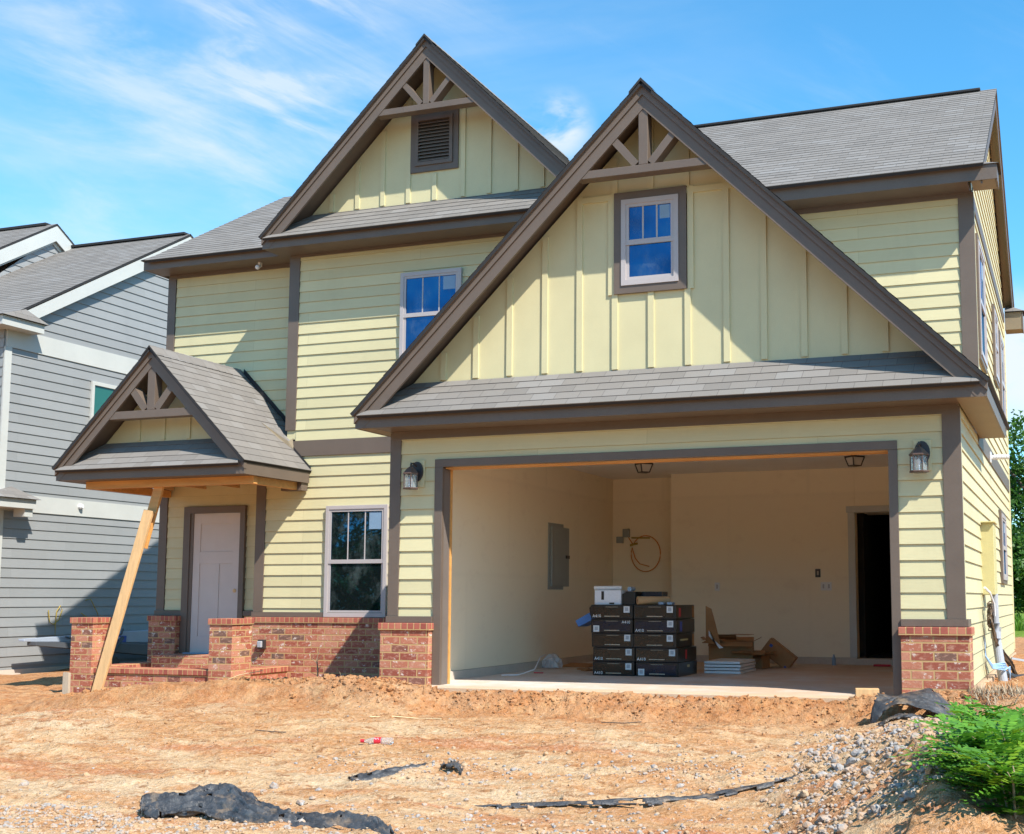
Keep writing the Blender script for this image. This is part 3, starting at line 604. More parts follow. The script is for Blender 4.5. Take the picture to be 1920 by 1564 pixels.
# --- gables with rake boards, bracket, pent roof ------------------------------
def gable(xc, half, yb, zb, ze, za, hw, ywall, pe, pt, batt, barz, horiz=None, ov=.06, king=.05, name='gable'):
    """xc: ridge x, yb: face of rake boards, zb: bottom of fascia, ze/za: outer board line at eave / peak, pe, pt: pent roof (y, z) at edge and wall"""
    s = (za - ze) / half; zt = lambda x: za - s * abs(x - xc); fr = front(yb)
    for sg in (-1, 1):
        P = lambda u, v, n=0: Vector((xc + sg * u, yb - n, v))
        poly = [(0, za), (0, za - hw), (half - (hw - (ze - zb)) / s if hw > ze - zb else half, zb), (half, zb), (half, ze)]
        if sg > 0: poly = poly[::-1]
        poly = [(sg * a, c) for a, c in poly]
        b = B(); b.prism(poly if sg < 0 else poly, lambda u, v, n=0: Vector((xc + u, yb - n, v)), -.035, 0.0)
        rb = b.build('rake_board', 'brown_trim', H)
        b = B(); st = .055 * math.sqrt(1 + s * s)
        poly = [(0, za + .006), (0, za - st), (half + .008, ze - st), (half + .008, ze + .006)]
        if sg > 0: poly = poly[::-1]
        poly = [(sg * a, c) for a, c in poly]
        b.prism(poly, lambda u, v, n=0: Vector((xc + u, yb - n, v)), -.030, .020); b.build('rake_strip', 'brown_trim', rb)
    # fascia under the pent roof
    b = B(); b.box(xc - half + .02, xc + half - .02, yb + .004, yb + .035, zb + .002, pe[1] - .018 + .035); b.build('fascia', 'brown_trim', H)
    # pent roof between the rakes
    sl = (pt[1] - pe[1]) / (pt[0] - pe[0]); ln = math.hypot(pt[0] - pe[0], pt[1] - pe[1])
    n = Vector((0, -sl, 1)).normalized(); up = Vector((0, 1, sl)).normalized()
    pf = frame((0, pe[0], pe[1]), (1, 0, 0), up, n)
    lim = lambda v: half - max(0, (pe[1] + up.z * v + .03 - ze)) / s - .03
    b = B(); courses(b, pf, lambda v: xc - lim(v), lambda v: xc + lim(v), 0, ln, .143, .006, .005, vs=-.03, wob=.001)
    L0, L1 = lim(0), lim(ln)
    b.hexa([pf(xc - L0, 0, -.03), pf(xc + L0, 0, -.03), pf(xc + L1, ln, -.03), pf(xc - L1, ln, -.03), pf(xc - L0, 0, 0), pf(xc + L0, 0, 0), pf(xc + L1, ln, 0), pf(xc - L1, ln, 0)], 1)
    b.build('pent_roof', ['shingle', 'roof_edge'], H)
    # board and batten wall
    fw = front(ywall); zt2 = lambda x: zt(x) - .05
    zlo = pt[1] - .10; hb = (za - .05 - zlo) / s
    b = B(); b.prism([(xc - hb, zlo), (xc + hb, zlo), (xc, za - .05)], fw, -.04, 0.0)
    for x in batt:
        x0, x1, z0 = x[0] - .033, x[0] + .033, pt[1] + .022 if len(x) < 2 else x[1]
        z1 = min(zt2(x0), zt2(x1)) - .02 if len(x) < 3 else x[2]
        if z1 > z0: b.lbox(fw, x0, x1, z0, z1, 0, .021)
    if horiz:
        for (a, c, z) in horiz: b.lbox(fw, a, c, z - .033, z + .033, 0, .0205)
    # frieze following the rake
    wl = B()
    gw = b.build('gable_wall', 'yellow_board', H, bevel=0)
    # bracket
    b = B(); b0, b1 = barz; xr = (za - hw - b1) / s + .06
    b.box(xc - xr - .07, xc + xr + .07, yb + .008, yb + .155, b0, b1)
    bk = b.build('gable_bracket', 'brown_trim', H, bevel=.004)
    b = B(); b.box(xc - king, xc + king, yb + .010, yb + .153, b1 + .001, za - hw + .06); b.build('king_post', 'brown_trim', bk, bevel=.004)
    dl = king * 7.5
    for sg in (-1, 1):
        t = (za - hw - b1 + .02) / (1 / .95 + s) ; x1 = t / .95 * .98
        b = B(); b.beam((xc + sg * (king + .03), yb + .082, b1 + .01), (xc + sg * (x1 + .02), yb + .082, b1 + (x1) * .98 + .0), king * 1.6, .142, up=(0, -1, 0)); b.build('strut', 'brown_trim', bk)
    return zt

def slope(name, p, eave0, eave1, ridge0, ridge1, ex=.143, thick=.034, vs=0.0, under='brown_trim', parent=H, extra=None):
    """one roof slope: corners given anticlockwise seen from outside (eave start, eave end, ridge end, ridge start)"""
    e0, e1, r1, r0 = map(Vector, (eave0, eave1, ridge1, ridge0))
    U = (e1 - e0).normalized(); n = U.cross(r0 - e0).normalized(); V = n.cross(U)
    fr = frame(e0, U, V, n); ln = (r0 - e0).dot(V)
    u = [(q - e0).dot(U) for q in (e0, e1, r1, r0)]; vr = [(q - e0).dot(V) for q in (e0, e1, r1, r0)]
    b = B()
    L = interp([(0, u[0]), (ln, u[3])]); Rr = interp([(0, u[1]), (ln, u[2])])
    courses(b, fr, L, Rr, 0, ln, ex, .005, .004, vs=vs, wob=.0012)
    c = [fr(u[i], vr[i], -thick) for i in range(4)] + [fr(u[i], vr[i], 0) for i in range(4)]
    b.face([c[4], c[5], c[6], c[7]], 1)
    b.face([c[3], c[2], c[1], c[0]], 2)
    for q in ((0, 1, 5, 4), (1, 2, 6, 5), (2, 3, 7, 6), (3, 0, 4, 7)): b.face([c[i] for i in q], 1)
    return b.build(name, ['shingle', 'roof_edge', under], parent), fr, n

# garage gable
zt = gable(3.155, 3.362, -.44, 2.802, 2.932, 6.242, .225, 0.0, (-.515, 2.930), (-.004, 3.345),
      [(x,) for x in (.648, 1.049, 1.457, 1.879, 2.285)] + [(2.692, 3.36, 4.17), (3.099, 3.36, 4.17), (3.505, 3.36, 4.17)] + [(x,) for x in (3.925, 4.32, 4.733, 5.138, 5.54)]
      + [(2.692, 5.28), (3.099, 5.282), (3.497, 5.28)] + [(2.65, 4.17, 5.28)] + [(3.54, 4.17, 5.28)],
      (5.335, 5.421), horiz=[(2.30, 2.72, 5.243), (3.47, 4.02, 5.236)])
RT = .016
def gable_roof(xc, half, za, ze, y0, y1, zadd=.055, ov=.03):
    s = (za - ze) / half; e = half + ov; ze2 = za + zadd - s * e
    slope('roof', None, (xc + e, y0, ze2), (xc + e, y1, ze2), (xc, y0, za + zadd), (xc, y1, za + zadd))
    slope('roof', None, (xc - e, y1, ze2), (xc - e, y0, ze2), (xc, y1, za + zadd), (xc, y0, za + zadd))
    b = B(); w = .13; q = .016
    for sg in (-1, 1):
        P = lambda d, n: (xc + sg * d, za + zadd - s * d + n)
        a0, a1 = P(0, q + .012), P(w, q + .004)
        y = y0 - .012; i = 0
        while y < y1 - .02:
            yy = min(y + .15, y1)
            f = [(a0[0], y, a0[1] + .004), (a1[0], y, a1[1] + .004), (a1[0], yy, a1[1] + .010), (a0[0], yy, a0[1] + .010)]
            b.face(f if sg > 0 else f[::-1], 0); g = [(a0[0], y, a0[1] - .03), (a1[0], y, a1[1] - .03), f[1], f[0]]; b.face(g, 1); y = yy
    b.build('ridge_cap', ['shingle', 'roof_edge'], H)
gable_roof(3.155, 3.362, 6.242, 2.932, -.497, 3.2)
# eave boxes beside the garage gable
for x0, x1 in ((6.235, 6.498), (-.185, -.005)):
    b = B(); b.box(x0, x1, -.404, YM - .03, 2.803, 2.818); b.build('soffit', 'soffit', H)
for x0, x1 in ((6.498, 6.517), (-.207, -.187)):
    b = B(); b.box(x0, x1, -.402, YM - .03, 2.800, 2.945); b.build('fascia', 'brown_trim', H)
b = B(); b.box(.0, 6.233, -.404, -.03, 2.803, 2.818); b.build('soffit', 'brown_trim', H)

# bay gable
gable(-.958, 2.588, 2.37, 5.895, 6.035, 8.597, .235, YM, (2.292, 6.026), (YM - .004, 6.47),
      [(x,) for x in (-2.711, -2.286, -1.872)] + [(-1.045, 6.49, 6.87)] + [(-.60, 6.49)] + [(-.197,), (.21,), (.60,)] + [(-1.46, 6.49)],
      (7.625, 7.711), ov=.05, king=.047)
gable_roof(-.958, 2.588, 8.597, 6.035, 2.312, 7.3)
b = B(); b.box(-3.53, 1.61, 2.405, YM - .03, 5.897, 5.912); b.build('soffit', 'brown_trim', H)
# louvred vent
fv = front(YM - .002)
b = B(); t = .10
for q in ((-1.425, -.675, 7.70, 7.80), (-1.425, -.675, 6.91, 7.00), (-1.425, -1.345, 7.0, 7.70), (-.755, -.675, 7.0, 7.70)): b.lbox(fv, *q, 0, .028)
ve = b.build('gable_vent', 'brown_trim', H, bevel=.003)
b = B(); b.lbox(fv, -1.345, -.755, 7.0, 7.70, 0, .004); b.build('vent_back', 'shade_black', ve)  # dark sheet painted for the shade behind the louvres
b = B()
for q in ((-1.345, -1.295, 7.0, 7.70), (-.805, -.755, 7.0, 7.70), (-1.295, -.805, 7.65, 7.70), (-1.295, -.805, 7.0, 7.05)): b.lbox(fv, *q, .004, .05)
for i in range(12):
    z = 7.07 + i * .049
    b.face([fv(-1.295, z, .045), fv(-.805, z, .045), fv(-.805, z + .034, .012), fv(-1.295, z + .034, .012)]); b.face([fv(-1.295, z - .012, .045), fv(-.805, z - .012, .045), fv(-.805, z, .045), fv(-1.295, z, .045)])
b.build('louvre', 'brown_trim', ve)

# porch gable
gable(-4.515, 1.560, 1.325, 2.562, 2.708, 4.278, .205, 1.76, (1.248, 2.693), (1.755, 3.105),
      [(-5.058,), (-4.633,), (-4.21,), (-3.80,)], (3.377, 3.484), ov=.04, king=.063)
s = (4.278 - 2.708) / 1.56; za = 4.278 + .055; e = 1.56 + .03; ze = za - s * e
# right slope reaches the bay wall low down and the recessed wall higher up
def pslope(sg, parts):
    for (d0, d1, ya, yb_) in parts:
        c = -4.515
        A = (c + sg * d0, ya, za - s * d0); Bq = (c + sg * d0, yb_, za - s * d0); C = (c + sg * d1, yb_, za - s * d1); D = (c + sg * d1, ya, za - s * d1)
        if sg > 0: o, fr, n = slope('roof', None, A, Bq, D, C, vs=0)
        else: o, fr, n = slope('roof', None, Bq, A, C, D, vs=0)
step = .143 / math.sqrt(1 + s * s) * 3
pslope(1, [(e, e - step, 1.268, YM - .02), (e - step, 0, 1.268, YL - .02)]); pslope(-1, [(e, 0, 1.268, YL - .02)])
b = B()
for sg in (-1, 1):
    y = 1.256; q = .02
    while y < YL - .03:
        yy = min(y + .15, YL - .02); f = [(-4.515, y, za + q + .01), (-4.515 + sg * .13, y, za + q - s * .13), (-4.515 + sg * .13, yy, za + q - s * .13 + .006), (-4.515, yy, za + q + .016)]
        b.face(f if sg > 0 else f[::-1]); b.face([(f[0][0], y, f[0][2] - .03), (f[1][0], y, f[1][2] - .03), f[1], f[0]], 1); y = yy
b.build('ridge_cap', ['shingle', 'roof_edge'], H)
# flashing and the flared patch at the bay corner
b = B()
for (x0, z0), (x1, z1) in (((-4.45, za - s * .065), (-3.38, za - s * 1.135)),):
    b.face([(x0, YL - .03, z0 + .02), (x1, YL - .03, z1 + .02), (x1, YL - .03, z1 + .10), (x0, YL - .03, z0 + .10)]); b.face([(x0, YL - .03, z0 + .10), (x1, YL - .03, z1 + .10), (x1, YL - .01, z1 + .10), (x0, YL - .01, z0 + .10)])
b.face([(-3.375, YM - .035, za - s * 1.14 + .01), (-2.93, YM - .035, za - s * 1.585 + .01), (-2.93, YM - .035, za - s * 1.585 + .05), (-3.375, YM - .035, za - s * 1.14 + .05)])
b.build('flashing', 'roof_edge', H)
b = B(); zz = lambda x: za - s * (x + 4.515)
q0 = (-3.50, YL - .03, zz(-3.50) + .05); q1 = (-3.60, YM - .30, zz(-3.60) + .018); q2 = (-3.28, YM - .09, zz(-3.30) + .055); q3 = (-3.25, YM - .03, zz(-3.30) + .10); q4 = (-3.39, YL - .03, zz(-3.40) + .08)
b.face([q1, q2, q3, q4, q0], 0); b.face([q1, (-3.40, YM - .19, zz(-3.40) + .010), (-3.27, YM - .075, zz(-3.27) + .012), q2], 1)
q5 = (-3.225, YM - .03, zz(-3.23) + .015); b.face([q2, (-3.27, YM - .075, zz(-3.27) + .012), q5, q3], 1)
b.build('cricket', ['shingle', 'soffit'], H)
# porch eaves and the open framing under them
b = B(); b.box(-2.976, -2.955, 1.362, YM - .03, 2.560, 2.712); b.build('fascia', 'brown_trim', H)
b = B(); b.box(-6.075, -6.055, 1.362, YL - .03, 2.560, 2.712); b.build('fascia', 'brown_trim', H)
b = B(); b.box(-6.05, -2.98, 1.362, 1.66, 2.564, 2.576); b.box(-6.05, -5.80, 1.665, YL - .03, 2.564, 2.576); b.box(-3.10, -2.98, 1.665, YM - .03, 2.564, 2.576); b.build('soffit', 'brown_trim', H)
b = B(); b.box(-5.82, -3.02, 1.62, 1.70, 2.46, 2.563); b.build('porch_beam', 'framing_lumber', H)
b = B(); b.box(-3.13, -3.05, 1.705, YM - .12, 2.46, 2.563); b.build('porch_beam', 'framing_lumber', H)
b = B(); b.box(-5.76, -5.68, 1.705, YL - .05, 2.46, 2.563); b.build('porch_beam', 'framing_lumber', H)
b = B(); b.box(-5.70, -3.13, 1.71, YL - .05, 2.70, 2.715)
for i in range(5): b.box(-5.67 + i * .6, -5.63 + i * .6, 1.705, YL - .06, 2.57, 2.70)
b.build('porch_framing', 'raw_lumber', H)
b = B(); b.box(-3.32, -2.98, YM - .18, YM - .03, 2.45, 2.559); b.build('beam_block', 'brown_trim', H)

# --- main roof --------------------------------------------------------------
zr0 = 8.40
slope('roof', None, (.6, 2.31, 5.962), (6.39, 2.31, 5.962), (.6, 6.25, zr0), (6.39, 6.25, zr0), under='soffit')
slope('roof', None, (6.39, 10.13, 5.995), (.0, 10.13, 5.995), (6.39, 6.25, zr0), (.0, 6.25, zr0), under='soffit')
slope('roof', None, (-.001, 10.13, 5.995), (-5.93, 10.13, 5.995), (-.001, 6.25, 8.11), (-5.93, 6.25, 8.11), under='soffit')
slope('roof', None, (-5.95, 2.755, 6.05), (.59, 2.755, 6.05), (-5.95, 6.25, 8.11), (.59, 6.25, 8.11), under='soffit')
b = B(); b.box(.1, 6.16, 6.17, 6.33, zr0 - .01, zr0 + .03); b.build('ridge_cap', 'roof_edge', H, bevel=.01)
b = B(); b.box(1.0, 6.535, 2.395, 2.42, 5.792, 5.975); b.build('fascia', 'brown_trim', H)
b = B(); b.box(1.0, 6.20, 2.425, YM - .03, 5.795, 5.81); b.build('soffit', 'brown_trim', H)
def eave_return(x0, x1, y0, y1, z0, z1, ztop, back=False):
    b = B(); b.box(x0, x1 - .02, y0, y1, z0, z1); o = b.build('eave_return', 'soffit', H, bevel=.003)
    b = B(); b.box(x1 - .0185, x1, y0 - .004, y1 + .004, z0 - .006, z1 + .0); b.build('return_fascia', 'brown_trim', o)
    b = B()
    a = [(x0, y0 - .05, z1 + .012), (x1 + .03, y0 - .05, z1 + .005), (x1 + .03, y1 + .04, z1 + .005), (x0, y1 + .04, z1 + .012), (x0, (y0 + y1) / 2 + .1, ztop)]
    for q in ((0, 1, 4), (1, 2, 4), (2, 3, 4)): b.face([a[i] for i in q])
    b.face([a[3], a[2], a[1], a[0]], 1); b.build('return_roof', ['shingle', 'roof_edge'], o)
eave_return(XW + .03, 6.535, 2.425, 2.80, 5.792, 5.965, 6.13)
eave_return(XW + .03, 6.535, 9.72, 10.10, 5.50, 5.80, 6.0)
# east rake boards and soffit
b = B()
for ya, yb_ in ((2.42, 6.25), (10.08, 6.25)):
    za_, zb_ = 5.955, zr0 - .06
    P = [(ya, za_ - .20), (ya, za_), (yb_, zb_), (yb_, zb_ - .22)]
    if ya < yb_: P = P[::-1]
    b.prism(P, east(6.35), 0, .02)
b.build('rake_board', 'brown_trim', H)
b = B()
for ya, yb_ in ((2.45, 6.25), (10.05, 6.25)):
    z0, z1 = 5.955 - .09, zr0 - .15
    q = [(XW + .026, ya, z0), (6.349, ya, z0), (6.349, yb_, z1), (XW + .026, yb_, z1)]
    b.face(q if ya < yb_ else q[::-1]); b.face(list(reversed([(x, y, z + .01) for x, y, z in q])))
b.build('soffit', 'soffit', H)
# left eave
b = B(); b.box(-6.03, -3.50, 2.835, 2.86, 5.925, 6.075); b.build('fascia', 'brown_trim', H)
b = B(); b.box(-6.01, -3.40, 2.865, YL - .03, 5.928, 5.942); b.build('soffit', 'brown_trim', H)
b = B(); b.box(-6.03, -6.011, 2.865, 3.5, 5.926, 6.06); b.build('fascia', 'brown_trim', H)
b = B(); b.face([(-6.07, 2.80, 6.078), (-5.9, 2.80, 6.085), (-5.9, 3.3, 6.36)]); b.face([(-6.07, 2.80, 6.078), (-5.9, 3.3, 6.36), (-5.9, 3.55, 6.08), (-6.07, 3.55, 6.07)]); b.face([(-6.07, 3.55, 6.068), (-5.9, 3.55, 6.072), (-5.9, 2.80, 6.072), (-6.07, 2.80, 6.068)], 1); b.build('return_roof', ['shingle', 'roof_edge'], H)
b = B()
P = [(2.87, 5.96), (6.25, 8.11 - .27), (6.25, 8.11 - .07), (2.87, 6.05)]
b.prism([(-a, c) for a, c in P][::-1], west(-5.90), 0, .02); b.build('rake_board', 'brown_trim', H)

# --- fittings ----------------------------------------------------------------
def lantern(x):
    fz = front(-.02)
    b = B(); b.lbox(fz, x - .085 + .02, x + .085 + .02, 2.17, 2.47, 0, .012); pl = b.build('wall_lantern', 'yellow_board', H, bevel=.003)
    pts = []; 
    b = B(); ov = [(x + .02 + .075 * math.cos(t), 2.345 + .112 * math.sin(t)) for t in (2 * math.pi * i / 20 for i in range(20))]
    b.prism(ov, fz, .012, .035); b.tube([(x + .01, -.05, 2.40), (x + .0, -.09, 2.435), (x, -.13, 2.43), (x, -.15, 2.39)], .010); b.lathe([(.006, 0), (.012, .02), (.004, .05)], (x, -.15, 2.39), 8)
    b.build('backplate', 'dark_bronze', pl, bevel=.002)
    b = B(); c = (x, -.15, 0)
    b.lathe([(.095, 2.305), (.097, 2.315), (.05, 2.365), (.042, 2.372), (.012, 2.392)], c, 6); b.lathe([(.09, 2.14), (.095, 2.15), (.088, 2.158)], c, 6)
    for i in range(6):
        t = 2 * math.pi * i / 6; b.beam((x + .082 * math.cos(t), -.15 + .082 * math.sin(t), 2.155), (x + .082 * math.cos(t), -.15 + .082 * math.sin(t), 2.308), .009, .009)
    b.build('lantern_cage', 'bronze', pl)
    b = B(); b.lathe([(.073, 2.156), (.073, 2.305)], c, 6); b.build('lantern_glass', 'clear_glass', pl)
    b = B(); b.lathe([(.012, 2.16), (.012, 2.22), (.022, 2.25), (.0, 2.28)], c, 8); b.build('bulb', 'white_plastic', pl)
lantern(.335); lantern(5.852)
for x, y in ((1.62, 4.1), (4.53, 4.2)):
    b = B(); b.lathe([(.13, 2.79), (.14, 2.81)], (x, y, 0), 4)
    for i in range(4):
        t = 2 * math.pi * i / 4; b.beam((x + .13 * math.cos(t), y + .13 * math.sin(t), 2.795), (x + .085 * math.cos(t), y + .085 * math.sin(t), 2.685), .014, .014)
    b.lathe([(.09, 2.675), (.09, 2.688)], (x, y, 0), 4); c = b.build('ceiling_light', 'dark_bronze', H)
    b = B(); b.lathe([(.08, 2.688), (.12, 2.788)], (x, y, 0), 4); b.build('light_shade', 'frosted_glass', c)
fe = east(.362)
b = B(); b.lbox(fe, 3.66, 4.20, 1.06, 1.985, 0, .012); pn = b.build('breaker_panel', 'panel_grey', H, bevel=.003)
b = B(); b.lbox(fe, 3.74, 4.37, 1.105, 1.935, .012, .030); b.lbox(fe, 3.74, 4.14, 1.105, 1.935, .030, .034); b.build('panel_door', 'panel_grey', pn, bevel=.003)
b = B(); b.lbox(fe, 4.24, 4.36, 1.50, 1.545, .030, .045); b.build('latch', 'dark_bronze', pn)
fb = front(5.718); fc = front(6.248)
for (u, v, m) in ((2.215, 1.11, 'white_plastic'), (3.80, 1.11, 'white_plastic'), (3.88, 1.11, 'white_plastic'), (3.722, 1.30, 'dark_bronze')):
    b = B(); b.lbox(fb, u - .038, u + .038, v - .06, v + .06, 0, .008); o = b.build('outlet', m, H, bevel=.002)
    b = B(); b.lbox(fb, u - .012, u + .012, v - .03, v + .03, .008, .010); b.build('socket', 'vinyl' if m != 'dark_bronze' else 'weathered_wood', o)
b = B(); b.lbox(fc, .55, .66, 1.89, 2.02, 0, .05); b.lbox(fc, .44, .55, 1.80, 1.90, 0, .04); b.build('junction_box', 'panel_grey', H, bevel=.003)
b = B(); b.tube([(.70, 6.20, 1.88), (1.0, 6.20, 1.87)], .012); b.tube([(.68, 6.2, 1.76), (.75, 6.19, 1.78), (.79, 6.22, 1.79)], .018); b.build('pipe_stub', 'yellow_marking', H)
b = B(); pts = [(.62 + .0, 6.215, 1.92)]
for i in range(29):
    t = R(150 - i * 12.5); pts.append((.93 + .24 * math.cos(t), 6.21, 1.63 + .28 * math.sin(t)))
pts += [(.76, 6.20, 1.56), (.84, 6.19, 1.47), (.99, 6.20, 1.43)]
b.tube(pts, .009, 6); tag(b.build('gas_hose', 'cable_orange'), 'thin orange hose looped on the back wall of the garage', 'hose')
# outside fittings
b = B(); b.box(-4.09, -4.05, 3.02, 3.07, 5.86, 5.927); b.lathe([(.03, 0), (.035, .05), (.02, .07)], (-4.07, 3.02, 5.86), 10, axis=(0, -.8, -.5)); b.build('security_light', 'white_plastic', H)
b = B(); b.box(-3.65, -3.54, YM - .16, YM - .10, .23, .36); o = b.build('outdoor_outlet', 'dark_bronze', H, bevel=.01)
b = B(); b.box(-3.63, -3.56, YM - .20, YM - .16, .25, .34); b.build('outlet_cover', 'grey_pvc', o, bevel=.01)
b = B(); b.lbox(fE, 2.55, 2.95, .98, 1.80, .0, .15); mb = b.build('meter_box', 'meter_paint', H, bevel=.006)
b = B(); b.lbox(fE, 2.50, 3.00, 1.80, 1.815, 0, .17); b.lbox(fE, 2.955, 2.985, 1.02, 1.78, .02, .15); b.lbox(fE, 2.985, 3.01, 1.10, 1.16, .04, .13); b.lbox(fE, 2.985, 3.01, 1.34, 1.40, .04, .13); b.build('hinge', 'meter_paint', mb, bevel=.003)
b = B(); b.lbox(fE, 3.6, 3.68, 1.35, 1.62, .0, .05); b.build('disconnect_switch', 'grey_pvc', H, bevel=.01)
xq = XW + .13
b = B(); b.tube([(xq, 2.72, .99), (xq, 2.74, .66)], .040, 14); b.tube([(xq, 2.74, .66), (xq, 2.76, .50), (xq + .05, 2.72, .12), (xq + .09, 2.70, -.15)], .052, 14); b.tube([(xq, 2.74, .48), (xq, 2.745, .56)], .058, 14); b.build('conduit', 'grey_pvc', H, smooth=True)
b = B(); b.tube([(XW, 4.6, 2.77), (XW + .26, 4.6, 2.77)], .028, 12)
for i in range(6): b.tube([(XW + .07 + i * .032, 4.6, 2.77), (XW + .085 + i * .032, 4.6, 2.77)], .036, 12)
b.lbox(fE, 4.53, 4.67, 2.70, 2.84, .02, .035); b.build('vent_pipe', 'white_plastic', H)
b = B(); b.lbox(fE, 5.1, 5.16, .50, .56, .01, .06); b.build('hose_tap', 'grey_pvc', H)

# ================================================================== NEIGHBOUR
N = thing('grey_house', 'neighbouring grey house with white trim and shadowed side wall', 'house', (-10.4, 4.5, -.4))
XN = -10.4; fN = east(XN); sN = (8.63 - 6.056) / (9.035 - 4.666); GEX = .172
def nz_(y): return 8.63 - .11 - sN * abs(y - 9.035)
b = B()
courses(b, fN, const(4.55), const(13.4), -.30, 2.47, GEX, .016, vs=-.42, wob=.001)
courses(b, fN, const(4.55), const(13.4), 2.77, 5.36, GEX, .016, vs=2.77 - GEX * .6, wob=.001)
courses(b, fN, interp([(5.70, 4.55), (8.35, 8.9)]), interp([(5.70, 13.5), (8.35, 9.15)]), 5.70, 8.35, GEX, .016, vs=5.70 - GEX * .3, wob=.001)
b.build('lap_siding', 'grey_siding', N)
b = B(); b.face([(XN, 4.45, -.6), (XN, 13.5, -.6), (XN, 13.5, 5.7), (XN, 9.035, 8.4), (XN, 4.45, 5.75)]); b.face([(XN, 4.45, -.6), (XN, 4.45, 5.8), (-20, 4.45, 5.8), (-20, 4.45, -.6)]); b.build('sheathing', 'grey_siding', N)
b = B(); courses(b, front(4.45), const(-20), const(XN), -.3, 2.47, GEX, .016); courses(b, front(4.45), const(-20), const(XN), 2.77, 5.7, GEX, .016); b.build('lap_siding', 'grey_siding', N)
b = B(); b.lbox(fN, 4.48, 13.4, 2.47, 2.77, 0, .03); b.lbox(fN, 4.48, 13.4, 5.36, 5.70, 0, .03); b.build('band_board', 'white_trim', N)
b = B(); b.lbox(fN, 4.45, 4.60, -.30, 2.468, 0, .032); b.lbox(fN, 4.45, 4.60, 2.772, 5.358, 0, .032); b.build('corner_trim', 'white_trim', N)
b = B(); b.box(XN - .5, XN + .05, 4.42, 13.4, -.8, -.305); b.build('footing', 'concrete', N)
ns = lambda y: 8.63 - sN * (9.035 - y)
slope('roof', None, (-22, 4.10, ns(4.10)), (-10.22, 4.10, ns(4.10)), (-22, 9.035, 8.63), (-10.22, 9.035, 8.63), under='white_trim', parent=N)
slope('roof', None, (-10.22, 13.97, ns(4.10)), (-22, 13.97, ns(4.10)), (-10.22, 9.035, 8.63), (-22, 9.035, 8.63), under='white_trim', parent=N)
b = B(); b.box(-22, -10.3, 8.92, 9.15, 8.615, 8.66); b.build('ridge_cap', 'roof_edge', N)
for P in ([(4.66, 6.01), (9.035, 8.585), (9.035, 8.585 - .30), (4.66, 6.01 - .02), ], [(9.035, 8.585), (13.4, 6.01), (13.4, 5.70), (9.035, 8.285)]):
    pass
b = B()
P = [(4.70, 5.775), (9.035, 8.585 - .30), (9.035, 8.575), (4.70, 6.01)]
b.prism(P, east(-10.255), 0, .025); P = [(9.036, 8.285), (13.5, 5.66), (13.5, 5.93), (9.036, 8.575)]; b.prism(P, east(-10.255), 0, .025)
b.build('rake_board', 'white_trim', N)
b = B()
P = [(4.70, 5.72), (9.035, 8.30), (9.035, 8.44), (4.70, 5.86)]; b.prism(P, east(XN + .017), 0, .03); b.build('frieze_board', 'white_trim', N)
b = B()
P = [(4.70, 5.80), (9.035, 8.38), (9.035, 8.40), (4.70, 5.82)]
b.prism(P, frame((XN + .02, 0, 0), (0, 1, 0), (0, 0, 1), (1, 0, 0)), 0, .12); b.build('soffit', 'white_trim', N)
b = B(); b.box(-22, -10.08, 4.08, 5.02, 5.66, 5.82); b.build('eave_return', 'white_trim', N)
b = B(); c = [(-10.02, 4.02, 5.825), (-10.02, 5.08, 5.825), (XN, 5.08, 5.835), (XN, 4.02, 5.835)]
b.face([c[0], c[1], (-10.12, 4.62, 6.03)]); b.face([c[1], c[2], (XN, 4.9, 6.05), (-10.12, 4.62, 6.03)]); b.face([(-22, 4.02, 5.83), c[0], (-10.12, 4.62, 6.03), (-22, 4.62, 6.03)]); b.face([(-22, 4.02, 5.822), (-22, 5.08, 5.822), c[1], c[0]][::-1], 1)
b.build('return_roof', ['shingle', 'roof_edge'], N)
# higher wing with its own gable
xg = -13.45; gy, gz, gs = 8.50, 9.02, .62
slope('roof', None, (-24, 5.6, gz - gs * 2.9), (xg + .13, 5.6, gz - gs * 2.9), (-24, gy, gz), (xg + .13, gy, gz), under='white_trim', parent=N)
slope('roof', None, (xg + .13, 11.4, gz - gs * 2.9), (-24, 11.4, gz - gs * 2.9), (xg + .13, gy, gz), (-24, gy, gz), under='white_trim', parent=N)
b = B(); b.box(-24, xg - .1, gy - .1, gy + .1, gz - .02, gz + .03); b.build('ridge_cap', 'roof_edge', N)
b = B(); P = [(gy - 2.9, gz - gs * 2.9 - .34), (gy, gz - .38), (gy, gz - .05), (gy - 2.9, gz - gs * 2.9 - .05)]; b.prism(P, east(xg + .105), 0, .02)
P = [(gy, gz - .38), (gy + 2.9, gz - gs * 2.9 - .34), (gy + 2.9, gz - gs * 2.9 - .05), (gy, gz - .05)]; b.prism([(y + .0005, z) for y, z in P], east(xg + .105), 0, .02); b.build('rake_board', 'white_trim', N)
b = B(); P = [(gy - 2.9, gz - gs * 2.9 - .40), (gy, gz - .44), (gy, gz - .30), (gy - 2.9, gz - gs * 2.9 - .26)]; b.prism(P, east(xg + .02), 0, .02)
P = [(gy + .0005, gz - .44), (gy + 2.9, gz - gs * 2.9 - .40), (gy + 2.9, gz - gs * 2.9 - .26), (gy + .0005, gz - .30)]; b.prism(P, east(xg + .02), 0, .02); b.build('frieze_board', 'white_trim', N)
b = B(); courses(b, east(xg), interp([(6.5, gy - 2.7), (gz - .35, gy - .05)]), interp([(6.5, gy + 2.7), (gz - .35, gy + .05)]), 6.5, gz - .35, .175, .016); b.build('lap_siding', 'grey_siding', N)
